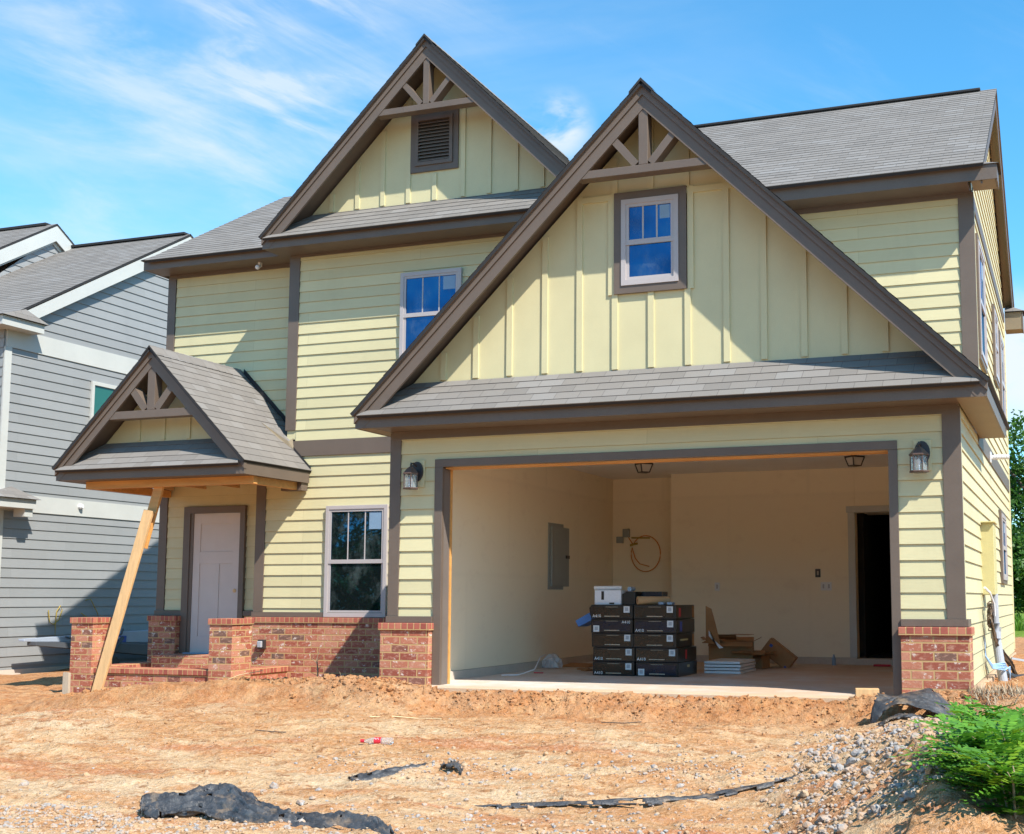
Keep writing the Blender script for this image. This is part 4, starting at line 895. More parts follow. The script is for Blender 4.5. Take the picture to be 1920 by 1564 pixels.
# low side roof, window, fittings
b = B(); b.box(-14, -10.0, 4.0, 4.95, 2.50, 2.66); b.build('porch_eave', 'white_trim', N)
b = B(); c = [(-9.94, 3.94, 2.665), (-9.94, 5.02, 2.665), (XN + .02, 5.02, 2.675), (-14, 3.94, 2.665)]
b.face([c[0], c[1], (XN + .02, 4.75, 2.90)]); b.face([c[1], c[2], (XN + .02, 4.75, 2.9)]); b.face([c[3], c[0], (XN + .02, 4.75, 2.9), (-14, 4.75, 2.9)]); b.face([(-14, 5.02, 2.662), c[1], c[0], c[3]], 1); b.build('porch_roof', ['shingle', 'roof_edge'], N)
b = B(); b.box(-10.30, -10.05, 4.75, 4.93, 2.36, 2.498); b.build('beam_block', 'white_trim', N)
fw_ = east(XN + .012)
b = B()
for q in ((6.54, 6.60, 3.6, 5.07), (7.45, 7.51, 3.6, 5.07), (6.60, 7.45, 5.0, 5.07), (6.60, 7.45, 3.6, 3.67), (6.60, 7.45, 4.30, 4.36)): b.lbox(fw_, *q, 0, .05)
w = b.build('window', 'white_trim', N, bevel=.003)
b = B(); b.face([fw_(6.6, 3.67, .02), fw_(7.45, 3.67, .02), fw_(7.45, 5.0, .02), fw_(6.6, 5.0, .02)]); b.build('pane', 'green_glass', w)
b = B(); b.lathe([(.05, 0), (.05, .05), (.03, .08)], (XN + .03, 6.38, 2.65), 10, axis=(1, 0, 0)); b.build('flood_light', 'white_plastic', N)
def tubeN(pts, r): return [(XN + .045, y, z) for y, z in pts]
for pts, r in (([(5.72, .72), (5.76, .50), (5.86, .46), (5.98, .55), (6.05, .72), (6.00, .80), (5.92, .70), (5.90, .45), (5.91, .10)], .010), ([(6.62, .90), (6.75, .92), (6.95, .65), (6.98, .55), (6.90, .46), (6.72, .56), (6.52, .66)], .009)):
    b = B(); b.tube(tubeN(pts, 0), r, 6); b.build('wire_loop', 'yellow_marking', N)

# ================================================================== LOOSE THINGS ROUND THE PORCH
br = thing('prop_brace', 'leaning pale lumber brace propping up the porch roof', 'brace', (-5.13, 1.2, -.42))
b = B(); b.beam((-5.145, 1.19, -.50), (-4.635, 1.53, 2.13), .15, .042, up=(0, -1, 0)); b.build('lower_plank', 'raw_lumber', br, bevel=.004)
b = B(); b.beam((-4.745, 1.51, 1.62), (-4.60, 1.665, 2.56), .15, .042, up=(0, -1, 0)); b.v = [(x + .0, y + .0425, z) for x, y, z in b.v]; b.build('upper_plank', 'framing_lumber', br, bevel=.004)
b = B(); h0 = hgt(-5.36, .98); b.box(-5.43, -5.33, .94, .98, h0 - .2, -.04); b.face([(-5.43, .94, -.04), (-5.33, .94, -.04), (-5.36, .94, -.03), (-5.40, .94, -.03)])
tag(b.build('survey_stake', 'weathered_wood', bevel=.004), 'short grey wooden stake in the dirt beside the left porch pillar', 'stake')
# long metal bending tool behind the pillar
q = thing('bending_tool', 'long pale metal tool with a blue label lying against the grey house', 'tool', (-9.9, 6.5, -.4))
b = B()
b.hexa([(-10.05, 4.75, .20), (-9.92, 4.75, .19), (-9.75, 9.6, .02), (-10.05, 9.6, .02), (-10.05, 4.75, .235), (-9.92, 4.75, .235), (-9.75, 9.6, .36), (-10.05, 9.6, .36)]); b.build('bed', 'pale_metal', q, bevel=.006)
b = B(); b.hexa([(-10.0, 4.9, .12), (-9.80, 4.9, .12), (-9.55, 9.0, -.30), (-9.9, 9.0, -.30), (-10.0, 4.9, .185), (-9.80, 4.9, .185), (-9.55, 9.0, -.02), (-9.9, 9.0, -.02)]); b.build('apron', 'dark_metal', q, bevel=.006)
b = B(); b.beam((-9.74, 5.95, .20), (-9.74, 7.05, .17), .004, .12)
b.build('name_plate', 'label_blue', q)
for i in range(9):
    b = B(); y = 6.03 + i * .10; b.box(-9.7385, -9.7365, y, y + .06, .165, .21); b.build('plate_lettering', 'print_white', q)
b = B(); b.tube([(-9.7, 6.9, .2), (-9.6, 6.55, -.05), (-9.58, 6.40, -.22)], .035, 8); b.lathe([(.14, -.04), (.16, 0), (.14, .04)], (-9.55, 6.5, -.27), 14, axis=(1, 0, 0)); b.build('wheel_leg', 'cable_black', q)
for y in (5.75, 6.95, 8.9):
    b = B(); b.tube([(-9.85, y - .12, .25), (-9.85, y, .22), (-9.84, y + .08, .27), (-9.84, y + .12, .36)], .018, 6); b.build('hook', 'dark_metal', q)
# sapling against the brick
b = B(); b.tube([(-2.45, 2.35, -.30), (-2.43, 2.35, -.05), (-2.46, 2.36, .12), (-2.42, 2.36, .26)], [.012, .010, .007, .003], 6); b.tube([(-2.44, 2.35, .06), (-2.52, 2.34, .13), (-2.50, 2.34, .18)], [.006, .004, .003], 5); b.tube([(-2.435, 2.355, -.02), (-2.37, 2.33, .04)], [.005, .002], 5); b.tube([(-2.45, 2.36, .10), (-2.38, 2.36, .18)], [.005, .002], 5); b.tube([(-2.44, 2.35, -.1), (-2.55, 2.33, -.04)], [.004, .002], 5)
tag(b.build('sapling', 'twig'), 'thin bare sapling in front of the shadowed brick skirt', 'sapling')

# ================================================================== GARAGE CONTENTS
def text_mesh(s, size):
    cu = bpy.data.curves.new('lettering', 'FONT'); cu.body = s; cu.size = size; cu.extrude = .0004; cu.resolution_u = 2
    to = bpy.data.objects.new('lettering', cu); COL.objects.link(to); dg = bpy.context.evaluated_depsgraph_get(); dg.update()
    me = bpy.data.meshes.new_from_object(to.evaluated_get(dg)); bpy.data.objects.remove(to); me.materials.clear(); me.materials.append(MATS['print_white']); return me
TXT = text_mesh('A410', .052)
BX0 = 1.60; BW = .540; BH = .172; BD = .78
rnd = random.Random(3)
words_l = ['bottom', 'second', 'middle', 'fourth', 'top']
for c in (0, 1):
    for r in range(5):
        x = BX0 + c * (BW + .002) + rnd.uniform(-.012, .012) + (.02 if r < 2 else 0); y = 2.15 + rnd.uniform(-.01, .012); z = r * BH + .002
        if r == 0: lab = 'black printed box on the garage floor, bottom of the %s column' % ('left' if c == 0 else 'right')
        elif r == 4: lab = 'topmost black printed box of the %s column in the garage' % ('left' if c == 0 else 'right')
        else: lab = 'black printed box, %s from the floor in the %s column of the stack' % (('second', 'third', 'fourth')[r - 1], 'left' if c == 0 else 'right')
        t = thing('carton', lab, 'box', (x + BW / 2, y + BD / 2, z), 'black printed boxes stacked in the garage')
        b = B(); b.box(x, x + BW, y, y + BD, z, z + BH - .004); b.build('box_body', 'black_card', t, bevel=.004)
        ff = front(y); b = B(); dark = (c, r) in ((0, 3), (1, 3), (1, 0))
        b.lbox(ff, x + .02, x + BW - .03, z + .02, z + BH - .03, .0005, .001); pr = b.build('printed_panel', 'navy_print' if dark else 'brown_print', t)
        b = B(); fs = front(y - .001)
        for i in range(1): b.lbox(fs, x + .17, x + .37, z + .026, z + .036, .0005, .0009)
        b.build('print_line', 'weathered_wood', t)
        b = B(); b.lbox(fs, x + .19, x + .35, z + .142, z + .146, .0005, .0009); b.build('print_line', 'weathered_wood', t)
        sxx, szz = (x + .425, z + .075) if (c, r) not in ((0, 3), (1, 0)) else (x + .03, z + .012)
        b = B(); b.lbox(fs, sxx, sxx + .078, szz, szz + .078, .0006, .0012); st = b.build('sticker', 'sticker', t)
        b = B(); b.lbox(fs, sxx + .018, sxx + .060, szz + .02, szz + .064, .0013, .0017); b.build('sticker_print', 'sticker_print', st)
        if (c, r) in ((0, 0), (1, 1), (0, 1), (0, 4), (1, 3)):
            o = bpy.data.objects.new('lettering', TXT); COL.objects.link(o); o.parent = t; o.matrix_parent_inverse = t.matrix_basis.inverted()
            o.location = (x + .018, y - .0022, z + .016); o.rotation_euler = (R(90), 0, 0)
        if (c, r) == (0, 3):
            o = bpy.data.objects.new('lettering', TXT); COL.objects.link(o); o.parent = t; o.matrix_parent_inverse = t.matrix_basis.inverted(); o.location = (x + .40, y - .0022, z + .115); o.rotation_euler = (R(90), 0, 0)
        if c == 1:
            b = B(); fs2 = east(x + BW)
            cc = [('meter_paint', .36, .46, .10, .13), ('red_plastic', .30, .36, .03, .14), ('meter_paint', .18, .5, .08, .10), ('label_blue', .15, .24, .02, .14), ('red_plastic', .12, .2, .03, .13)][r]
            b.lbox(fs2, y + cc[1], y + cc[2], z + cc[3], z + cc[4], .0005, .001); b.build('side_print', cc[0], t)
            if r in (2, 4):
                b = B(); b.lbox(fs2, y + BD - .10, y + BD - .01, z + .01, z + BH - .02, .0005, .001); b.build('side_label', 'cardboard', t)
def simple(name, b, mat, label, cat, group=None, bevel=.003): return tag(b.build(name, mat, None, bevel=bevel), label, cat, group)
zt5 = 5 * BH + .001
t = thing('white_box', 'white cardboard box on top of the black box stack', 'box', (1.78, 2.45, zt5))
b = B(); b.box(1.61, 1.955, 2.22, 2.66, zt5, zt5 + .178); b.build('box_body', 'white_card', t, bevel=.004)
b = B(); fs = front(2.2195); b.lbox(fs, 1.70, 1.735, zt5 + .06, zt5 + .165, 0, .001); b.lbox(fs, 1.805, 1.87, zt5 + .006, zt5 + .026, 0, .001); b.build('box_print', 'black_card', t)
simple('black_carton', (lambda b: (b.prism([(1.962, zt5), (2.13, zt5), (2.13, zt5 + .16), (2.02, zt5 + .16), (1.962, zt5 + .13)], front(2.25), -.38, 0), b)[1])(B()), 'black_card', 'small black box standing beside the white box on the stack', 'box')
simple('small_carton', (lambda b: (b.box(2.16, 2.42, 2.42, 2.66, zt5, zt5 + .16), b)[1])(B()), 'navy_print', 'dark blue box behind the kraft paper roll on the stack', 'box')
b = B(); b.tube([(1.585, 2.28, zt5 + .205), (1.93, 2.32, zt5 + .207)], .026, 12); simple('blind_roll', b, 'white_plastic', 'white roll lying across the white box', 'roll', bevel=0)
b = B(); b.tube([(2.06, 2.24, zt5 + .192), (2.06, 2.40, zt5 + .192)], .027, 12); simple('film_roll', b, 'blue_film', 'pale blue roll end on the small black box', 'roll', bevel=0)
t = thing('paper_roll', 'brown kraft paper roll lying on the black boxes', 'roll', (2.4, 2.3, zt5))
b = B(); b.tube([(2.185, 2.18, zt5 + .052), (2.52, 2.42, zt5 + .052)], .050, 18); b.build('paper', 'kraft', t, smooth=False)
b = B(); d = Vector((2.52 - 2.185, .24, 0)).normalized(); p0 = Vector((2.185, 2.18, zt5 + .052)) - d * .001; b.lathe([(.014, 0), (.014, .002)], p0 - d * .001, 12, axis=d); b.build('core_hole', 'shade_black', t)  # dark disc painted for the shade inside the roll's core
for i, (x, l) in enumerate(((2.45, 'pale blue wrap under the paper roll end'), (2.56, 'pale blue wrap alone near the right stack edge'))):
    b = B(); b.box(x, x + .07, 2.17, 2.30, zt5, zt5 + .035); simple('foam_wrap', b, 'blue_film', l, 'wrap', 'pale blue wraps on the boxes', .012)
t = thing('open_flap_box', 'blue lined box end sticking out left of the black stack', 'box', (1.45, 2.3, .6))
b = B(); b.hexa([(1.33, 2.28, .66), (1.37, 2.28, .585), (1.37, 2.62, .585), (1.33, 2.62, .66), (1.585, 2.28, .80), (1.60, 2.28, .69), (1.60, 2.62, .69), (1.585, 2.62, .80)]); b.build('box_body', 'blue_card', t, bevel=.003)
b = B(); b.prism([(1.53, .74), (1.555, .70), (1.60, .69), (1.60, .862), (1.55, .858), (1.522, .82)], front(2.27), -.02, .0); b.build('flap', 'black_card', t)
# white slab packs
for i in range(4):
    b = B(); z0 = .003 + i * .040; b.box(2.79, 3.26 - .01 * (i % 2), 3.0, 3.8, z0, z0 + .030)
    simple('shelf_panel', b, 'white_plastic', ('lowest white panel on the garage floor beside the black boxes', 'second white panel up in the small floor pile', 'third white panel up in the small floor pile', 'topmost white panel in the small floor pile')[i], 'panel', 'white panels piled on the garage floor', .002)
# cardboard
def open_box(name, c, w, d, h, ang, label, tip=0):
    t = thing(name, label, 'box', c); b = B()
    M = Matrix.Translation(Vector(c)) @ Matrix.Rotation(ang, 4, 'Z') @ Matrix.Rotation(tip, 4, 'Y')
    def bx(*a):
        n = len(b.v); b.box(*a); b.v[n:] = [tuple(M @ Vector(v)) for v in b.v[n:]]
    g = .006
    bx(-w / 2, w / 2, -d / 2, -d / 2 + g, 0, h); bx(-w / 2, w / 2, d / 2 - g, d / 2, 0, h); bx(-w / 2, -w / 2 + g, -d / 2 + g, d / 2 - g, 0, h); bx(w / 2 - g, w / 2, -d / 2 + g, d / 2 - g, 0, h); bx(-w / 2 + g, w / 2 - g, -d / 2 + g, d / 2 - g, 0, .008)
    b.build('box_body', 'cardboard', t)
    for j, (sx_, sy_) in enumerate(((0, -1), (0, 1), (-1, 0), (1, 0))):
        b = B(); L = .13
        if sx_ == 0: q = [(-w / 2, sy_ * d / 2, h), (w / 2, sy_ * d / 2, h), (w / 2, sy_ * (d / 2 + L * .8), h + L * .35 - .1 * (j == 0)), (-w / 2, sy_ * (d / 2 + L * .8), h + L * .35 - .1 * (j == 0))]
        else: q = [(sx_ * w / 2, -d / 2, h), (sx_ * w / 2, d / 2, h), (sx_ * (w / 2 + L * .85), d / 2, h + L * .4), (sx_ * (w / 2 + L * .85), -d / 2, h + L * .4)]
        q = [M @ Vector(v) for v in q]; q2 = [v + Vector((0, 0, .005)) for v in q]
        b.face(q); b.face(q2[::-1]);
        for a in range(4): b.face([q[a], q[(a + 1) % 4], q2[(a + 1) % 4], q2[a]])
        b.build('flap', 'cardboard', t)
    return t
open_box('open_carton', (2.84, 4.15, .003), .58, .46, .36, .2, 'open brown cardboard box behind the white panels')
open_box('low_carton', (3.12, 4.35, .003), .30, .30, .17, -.1, 'low open cardboard box next to the tipped one')
t = thing('tipped_carton', 'closed cardboard box tipped on its edge by the back wall', 'box', (3.35, 4.9, 0)); b = B()
M = Matrix.Translation((3.36, 4.75, .175)) @ Matrix.Rotation(.1, 4, 'Z') @ Matrix.Rotation(R(38), 4, 'Y'); b.box(-.22, .22, -.16, .16, -.11, .11); b.v = [tuple(M @ Vector(v)) for v in b.v]; b.build('box_body', 'cardboard', t, bevel=.006)
b = B(); b.box(-.225, .225, -.03, .03, .1105, .1125); b.v = [tuple(M @ Vector(v)) for v in b.v]; b.build('tape', 'kraft', t)
b = B(); b.box(-.17, -.13, -.163, -.1605, .02, .06); b.box(.16, .19, -.163, -.1605, -.09, -.06); b.v = [tuple(M @ Vector(v)) for v in b.v]; b.build('tape_patch', 'label_blue', t)
b = B(); b.prism([(2.60, .35), (2.80, .33), (2.73, .62), (2.68, .80), (2.60, .84)], front(3.75), 0, .008); simple('card_sheet', b, 'cardboard', 'tall torn cardboard sheet standing behind the black stack', 'sheet', bevel=0)
b = B(); b.prism([(2.70, .45), (2.89, .30), (2.84, .29), (2.77, .38), (2.70, .52)], front(3.55), 0, .02); simple('paper_scrap', b, 'white_card', 'white paper scrap hanging by the torn cardboard sheet', 'paper', bevel=0)
random.seed(11)
for i in range(10):
    x, y = 2.66 + (i % 6) * .13, 3.9 + (i % 3) * .14; z = (.39, .43, .40, .46, .22, .20, .37, .42, .19, .24)[i]
    b = B(); a = random.uniform(-.6, .6); M = Matrix.Translation((x, y, z)) @ Matrix.Rotation(a, 4, 'Z') @ Matrix.Rotation(random.uniform(-.5, .5), 4, 'X'); b.box(-.14, .14, -.08, .08, 0, .006); b.v = [tuple(M @ Vector(v)) for v in b.v]
    simple('card_scrap', b, 'cardboard', 'loose cardboard flap among the open boxes in the garage', 'cardboard', 'loose cardboard flaps on the boxes', 0)
# floor litter
def crumple(c, r, mat, name, label, cat, sc=(1, 1, 1), seed=0, sub=3, amp=.35):
    import bmesh
    bm = bmesh.new(); bmesh.ops.create_icosphere(bm, subdivisions=sub, radius=1)
    for v in bm.verts:
        d = 1 + amp * noise.noise(v.co * 1.8 + Vector((seed, 0, 0))) + amp * .5 * noise.noise(v.co * 5 + Vector((0, seed, 0)))
        v.co = Vector((v.co.x * r * sc[0] * d, v.co.y * r * sc[1] * d, max(-.3 * r, v.co.z * r * sc[2] * d)))
    me = bpy.data.meshes.new(name); bm.to_mesh(me); bm.free(); me.materials.append(MATS[mat]); o = bpy.data.objects.new(name, me); COL.objects.link(o); o.location = c
    return tag(o, label, cat)
crumple((.50, 3.5, .045), .13, 'plastic_film', 'plastic_bag', 'crumpled clear plastic bag on the garage floor by the left wall', 'plastic bag', seed=4)
b = B(); M = Matrix.Translation((.75, 3.85, .01)) @ Matrix.Rotation(-.25, 4, 'Z') @ Matrix.Rotation(.16, 4, 'X'); b.box(-.22, .22, -.12, .12, 0, .02); b.v = [tuple(M @ Vector(v)) for v in b.v]; simple('floor_board', b, 'cardboard', 'flat brown board on the garage floor beside the plastic bag', 'board')
for i, (x, y) in enumerate(((1.08, 3.2), (1.22, 3.0), (1.35, 3.35))):
    b = B(); M = Matrix.Translation((x, y, .004)) @ Matrix.Rotation(i * 1.1, 4, 'Z'); b.box(-.08, .08, -.05, .05, 0, .018); b.v = [tuple(M @ Vector(v)) for v in b.v]; simple('wood_scrap', b, 'cardboard', 'small brown scrap on the garage floor left of the black stack', 'scrap', 'brown scraps on the garage floor')
b = B(); b.tube([(.62, 3.0, .20), (.72, 2.6, .19), (.86, 2.1, .06), (.80, 1.75, .012), (.62, 1.65, .012)], .008, 6); simple('white_cable', b, 'white_plastic', 'thin white cable curling off the left garage wall', 'cable', bevel=0)
b = B(); M = Matrix.Translation((.85, 2.25, .006)) @ Matrix.Rotation(.3, 4, 'Z'); b.box(-.06, .06, -.02, .02, 0, .012); b.v = [tuple(M @ Vector(v)) for v in b.v]; simple('red_scrap', b, 'red_plastic', 'small red scrap on the garage floor near the white cable', 'scrap')
b = B(); b.box(4.55, 4.78, 5.3, 5.42, .002, .03); simple('red_rag', b, 'red_plastic', 'red rag on the garage floor before the dark doorway', 'rag', bevel=.01)
b = B(); b.lathe([(.03, 0), (.03, .10), (.012, .13), (.012, .15)], (3.98, 5.45, .001), 10); simple('water_bottle', b, 'blue_film', 'small clear blue bottle standing by the garage back wall', 'bottle', bevel=0)

# ================================================================== YARD OBJECTS
b = B(); M = Matrix.Translation((5.32, -.20, .003)) @ Matrix.Rotation(.2, 4, 'Z'); b.box(-.11, .11, -.06, .06, 0, .085); b.v = [tuple(M @ Vector(v)) for v in b.v]
simple('wood_block', b, 'raw_lumber', 'pale wooden block on the slab edge beside the right pier', 'block', bevel=.005)

def cloth(name, net, label, nu=40, nv=30, amp=.012, seed=0, thick=.006, holes=None, mat='silt_fabric', group=None):
    """net: rows of control points; smooth Catmull-Rom sheet with folds"""
    def cr(p0, p1, p2, p3, t): return .5 * ((2 * p1) + (-p0 + p2) * t + (2 * p0 - 5 * p1 + 4 * p2 - p3) * t * t + (-p0 + 3 * p1 - 3 * p2 + p3) * t ** 3)
    def ev(row, u):
        n = len(row) - 1; s_ = min(int(u * n), n - 1); t = u * n - s_
        g = lambda i: row[max(0, min(n, i))]
        return cr(g(s_ - 1), g(s_), g(s_ + 1), g(s_ + 2), t)
    net = [[Vector(p) for p in r] for r in net]; v = []; f = []
    for j in range(nv + 1):
        w = j / nv
        for i in range(nu + 1):
            u = i / nu; p = ev([ev(r, u) for r in net], w)
            e = 1 + .5 * (abs(u - .5) > .46 or abs(w - .5) > .46)
            n1 = noise.noise(Vector((u * 7 + seed, w * 3.2, seed))); n2 = noise.noise(Vector((u * 17, w * 9 + seed, 3)))
            ridg = (1 - abs(noise.noise(Vector((u * 5 + w * 4, w * 2 - seed, 8)))) * 3.2) + .6 * (1 - abs(noise.noise(Vector((u * 12 - w * 6 + seed, w * 6, 4)))) * 3.5) + .35 * (1 - abs(noise.noise(Vector((u * 26, w * 15 + seed, 6)))) * 3)
            f1 = 1 - abs(noise.noise(Vector((u * 2.6 + w * 1.5, w * 7 + seed, 8)))) * 3; f2 = 1 - abs(noise.noise(Vector((u * 5 - w * 2 + seed, w * 15, 4)))) * 3
            v.append(p + Vector((.4 * amp * n2 * e, .8 * amp * n1 * e, amp * (.7 * n1 + .25 * n2 + 1.0 * f1 + .75 * f2 + .22 * ridg))))
    for j in range(nv):
        for i in range(nu):
            a = j * (nu + 1) + i; q = (a, a + 1, a + nu + 2, a + nu + 1)
            if i in (0, nu - 1) or j in (0, nv - 1):
                if noise.noise(Vector((i * .6 + seed, j * .6, 1))) > .12: continue
            if noise.noise(Vector((i * .16 + seed, j * .22, 2))) > .46 or (min(i, nu - 1 - i) < 5 or min(j, nv - 1 - j) < 4) and noise.noise(Vector((i * .22, j * .3 + seed, 5))) > .22: continue
            f.append(q)
    me = bpy.data.meshes.new(name); me.from_pydata(v, [], f); me.materials.append(MATS[mat]); me.polygons.foreach_set('use_smooth', [True] * len(f))
    o = bpy.data.objects.new(name, me); COL.objects.link(o); s_ = o.modifiers.new('thickness', 'SOLIDIFY'); s_.thickness = thick; s_.offset = 0
    return tag(o, label, 'fabric sheet', group)
G = lambda x, y, d=.02: (x, y, hgt(x, y) + d)
cloth('silt_fence', [
    [(5.53, -.55, .00), (5.70, -.40, .02), (5.88, -.36, .06), (6.02, -.38, .02), (6.18, -.46, -.10)],
    [(5.51, -.70, .055), (5.68, -.64, .045), (5.86, -.60, .10), (6.00, -.60, .095), (6.20, -.68, -.09)],
    [(5.49, -.84, .06), (5.60, -.86, .04), (5.80, -.84, .07), (6.02, -.84, .03), (6.24, -.88, -.15)],
    [(5.475, -.92, -.08), (5.51, -.97, -.02), (5.74, -.98, .028), (6.02, -1.0, -.02), (6.27, -1.04, -.20)],
    [(5.46, -.95, -.25), (5.485, -1.02, -.20), (5.70, -1.06, .005), (6.04, -1.10, -.06), (6.30, -1.14, -.23)]],
    'torn black fabric sheet draped over the gravel mound by the right pier', amp=.011, seed=2)
def ground_sheet(net, up=.03): return [[(x, y, hgt(x, y, False) + up + d) for x, y, d in r] for r in net]
cloth('silt_fence', ground_sheet([[(5.62, -1.42, .0), (5.75, -1.38, .03), (5.90, -1.40, .03), (6.0, -1.44, .0)], [(5.62, -1.55, .0), (5.76, -1.54, .05), (5.88, -1.55, .04), (6.0, -1.56, .0)], [(5.64, -1.68, .0), (5.76, -1.70, .02), (5.88, -1.68, .02), (5.98, -1.66, .0)]]), 'small crumpled black fabric scrap half buried on top of the gravel mound', amp=.014, seed=9, nu=24, nv=18)
cloth('silt_fence', ground_sheet([[(.60, -4.52, -.05), (.90, -4.36, .02), (1.22, -4.28, .05), (1.55, -4.46, .00), (2.0, -4.66, -.04)], [(.66, -4.66, .0), (.95, -4.55, .045), (1.28, -4.46, .085), (1.66, -4.66, .02), (2.1, -4.78, .0)], [(.74, -4.76, .0), (1.02, -4.70, .02), (1.36, -4.66, .04), (1.74, -4.80, .03), (2.2, -4.86, -.01)], [(.84, -4.86, -.06), (1.08, -4.84, -.05), (1.45, -4.82, -.04), (1.85, -4.92, -.05), (2.3, -4.95, -.06)]], .012), 'large crumpled black fabric sheet on the ground at bottom left', amp=.040, seed=5, nu=90, nv=50, thick=.003)
cloth('silt_fence', ground_sheet([[(2.02, -4.72, -.04), (2.4, -4.70, -.01), (2.75, -4.78, .0), (3.0, -4.98, -.04)], [(2.0, -4.84, .0), (2.4, -4.80, .04), (2.75, -4.88, .035), (3.02, -5.06, .0)], [(2.1, -4.95, -.05), (2.5, -4.94, -.04), (2.8, -5.0, -.04), (3.1, -5.16, -.05)]], .012), 'narrow trailing black fabric strip at the bottom edge right of the large sheet', amp=.034, seed=15, nu=56, nv=26, thick=.003)
cloth('silt_fence', ground_sheet([[(1.66, -3.46, -.05), (1.84, -3.34, -.01), (2.02, -3.12, -.01), (2.12, -2.94, -.04)], [(1.74, -3.54, .01), (1.90, -3.42, .02), (2.06, -3.20, .02), (2.18, -3.0, .0)], [(1.82, -3.60, -.05), (1.96, -3.48, -.05), (2.11, -3.26, -.05), (2.22, -3.06, -.05)]], .010), 'small ragged black fabric piece lying below the plastic bottle', amp=.016, seed=21, nu=40, nv=18, thick=.003)
cloth('silt_fence', ground_sheet([[(2.28, -2.98, .0), (2.42, -3.02, .03), (2.52, -3.10, .0)], [(2.30, -3.10, .0), (2.44, -3.14, .03), (2.56, -3.22, .0)]], .01), 'tiny black fabric scrap among pebbles right of the bottle', amp=.018, seed=31, nu=18, nv=10)
cloth('silt_fence', ground_sheet([[(2.98, -3.97, -.03), (3.5, -3.82, -.012), (4.1, -3.69, .010), (4.62, -3.42, .0), (5.2, -2.98, -.01)], [(3.0, -3.99, -.02), (3.52, -3.85, -.002), (4.12, -3.715, .018), (4.65, -3.44, .008), (5.22, -3.01, .005)], [(3.03, -4.01, -.03), (3.54, -3.89, -.015), (4.14, -3.76, -.01), (4.67, -3.48, -.015), (5.24, -3.04, -.02)]], .0), 'long thin black fabric strip half buried in the middle of the sand', amp=.012, seed=41, nu=110, nv=10, thick=.003)

# plastic bottle
t = thing('drink_bottle', 'clear plastic bottle with red cap and label lying in the sand', 'bottle', (1.36, -2.5, hgt(1.36, -2.5)))
a = Vector((1.22, -2.53, max(hgt(1.22 + .96 * i * .06, -2.53 + .28 * i * .06) for i in range(6)) + .022)); d = Vector((.96, .28, .0)).normalized()
b = B(); b.lathe([(.012, .035), (.014, .05), (.026, .085), (.032, .11), (.032, .27), (.028, .29), (.020, .292)], a, 16, axis=d); b.build('bottle_body', 'clear_glass', t, smooth=True)
b = B(); b.lathe([(.016, 0), (.016, .034)], a, 14, axis=d); b.build('cap', 'red_plastic', t)
b = B(); b.lathe([(.0335, .125), (.0335, .185)], a, 16, axis=d); lb = b.build('label_band', 'red_plastic', t)
b = B(); w0 = a + d * .155 + Vector((0, -.026, .022)); b.tube([w0 + d * (-.02 + .008 * i) + Vector((0, -.002, .008 * math.sin(i * 2.1))) for i in range(6)], .0025, 5); b.build('label_script', 'print_white', lb)

# sticks
for i, (pts, lab) in enumerate((([(.62, -1.38), (.80, -1.22), (1.02, -1.12), (1.30, -1.18)], 'curved pale dry stalk lying on the dirt before the garage'), ([(-2.75, .55), (-2.58, .85), (-2.42, 1.1)], 'straight pale straw standing in the dirt bank by the porch'), ([(-.2, -2.1), (.02, -2.12), (.2, -2.18)], 'short dark twig on the sand left of the garage'), ([(2.9, -.95), (3.15, -1.0), (3.3, -.93)], 'small dark twig in the dirt before the garage opening'))):
    b = B(); b.tube([(x, y, hgt(x, y) + .012 + (.07 * j if i == 1 else 0)) for j, (x, y) in enumerate(pts)], .008 if i == 0 else .005, 5); tag(b.build('twig', 'pale_straw' if i < 2 else 'bark'), lab, 'twig')

# cables at the meter
bn = thing('cable_bundle', 'tangled bundle of black, brown and blue cables below the meter box', 'cables', (6.35, 2.5, 0))
random.seed(5)
for nm, mt, cnt in (('black_cable', 'cable_black', 9), ('brown_cable', 'cable_brown', 7)):
    b = B()
    for i in range(cnt):
        j = lambda s_=.04: random.uniform(-s_, s_)
        x0 = XW + .06
        pts = [(x0 + .03 + j(.02), 2.42 + j(.08), .86 + j()), (x0 + .05 + j(.02), 2.38 + j(.1), .70 + j(.06)), (x0 + .06 + j(.02), 2.55 + j(.08), .52 + j(.05)), (x0 + .08 + j(.02), 2.70 + j(.05), .42 + j(.03)), (x0 + .13 + j(.02), 2.95 + j(.06), .30 + j(.04)), (x0 + .20 + j(.03), 3.3 + j(.08), .15 + j(.05)), (x0 + .24 + j(.03), 3.6 + j(.1), -.02 + j(.02)), (x0 + .34 + j(.05), 3.9 + j(.1), -.03)]
        b.tube(pts, .008, 5)
    for i in range(cnt // 2):
        c = (XW + .09, 2.48, .74); rr = random.uniform(.09, .15); b.tube([(c[0] + .03 * math.sin(t * 3 + i), c[1] + rr * .8 * math.cos(t) + .02 * i, c[2] + rr * 1.15 * math.sin(t)) for t in (2 * math.pi * q / 18 for q in range(19))], .007, 5)
    b.build(nm, mt, bn)
b = B(); b.tube([(XW + .05, 2.30, 1.06), (XW + .10, 2.42, 1.0), (XW + .13, 2.56, .88), (XW + .13, 2.62, .74)], .014, 6); b.build('white_cable', 'white_plastic', bn)
b = B()
for i in range(5):
    b.tube([(XW + .03, 2.30 + i * .015, .52 - i * .02), (XW + .04, 2.26 + .01 * i, .30), (XW + .10, 2.42, .16 + .01 * i), (XW + .22, 2.62 + .02 * i, .13 + .02 * i), (XW + .27, 2.80, .16 - .02 * i), (XW + .26, 2.86, .04 - .015 * i)], .008, 5)
b.build('blue_cable', 'cable_blue', bn)
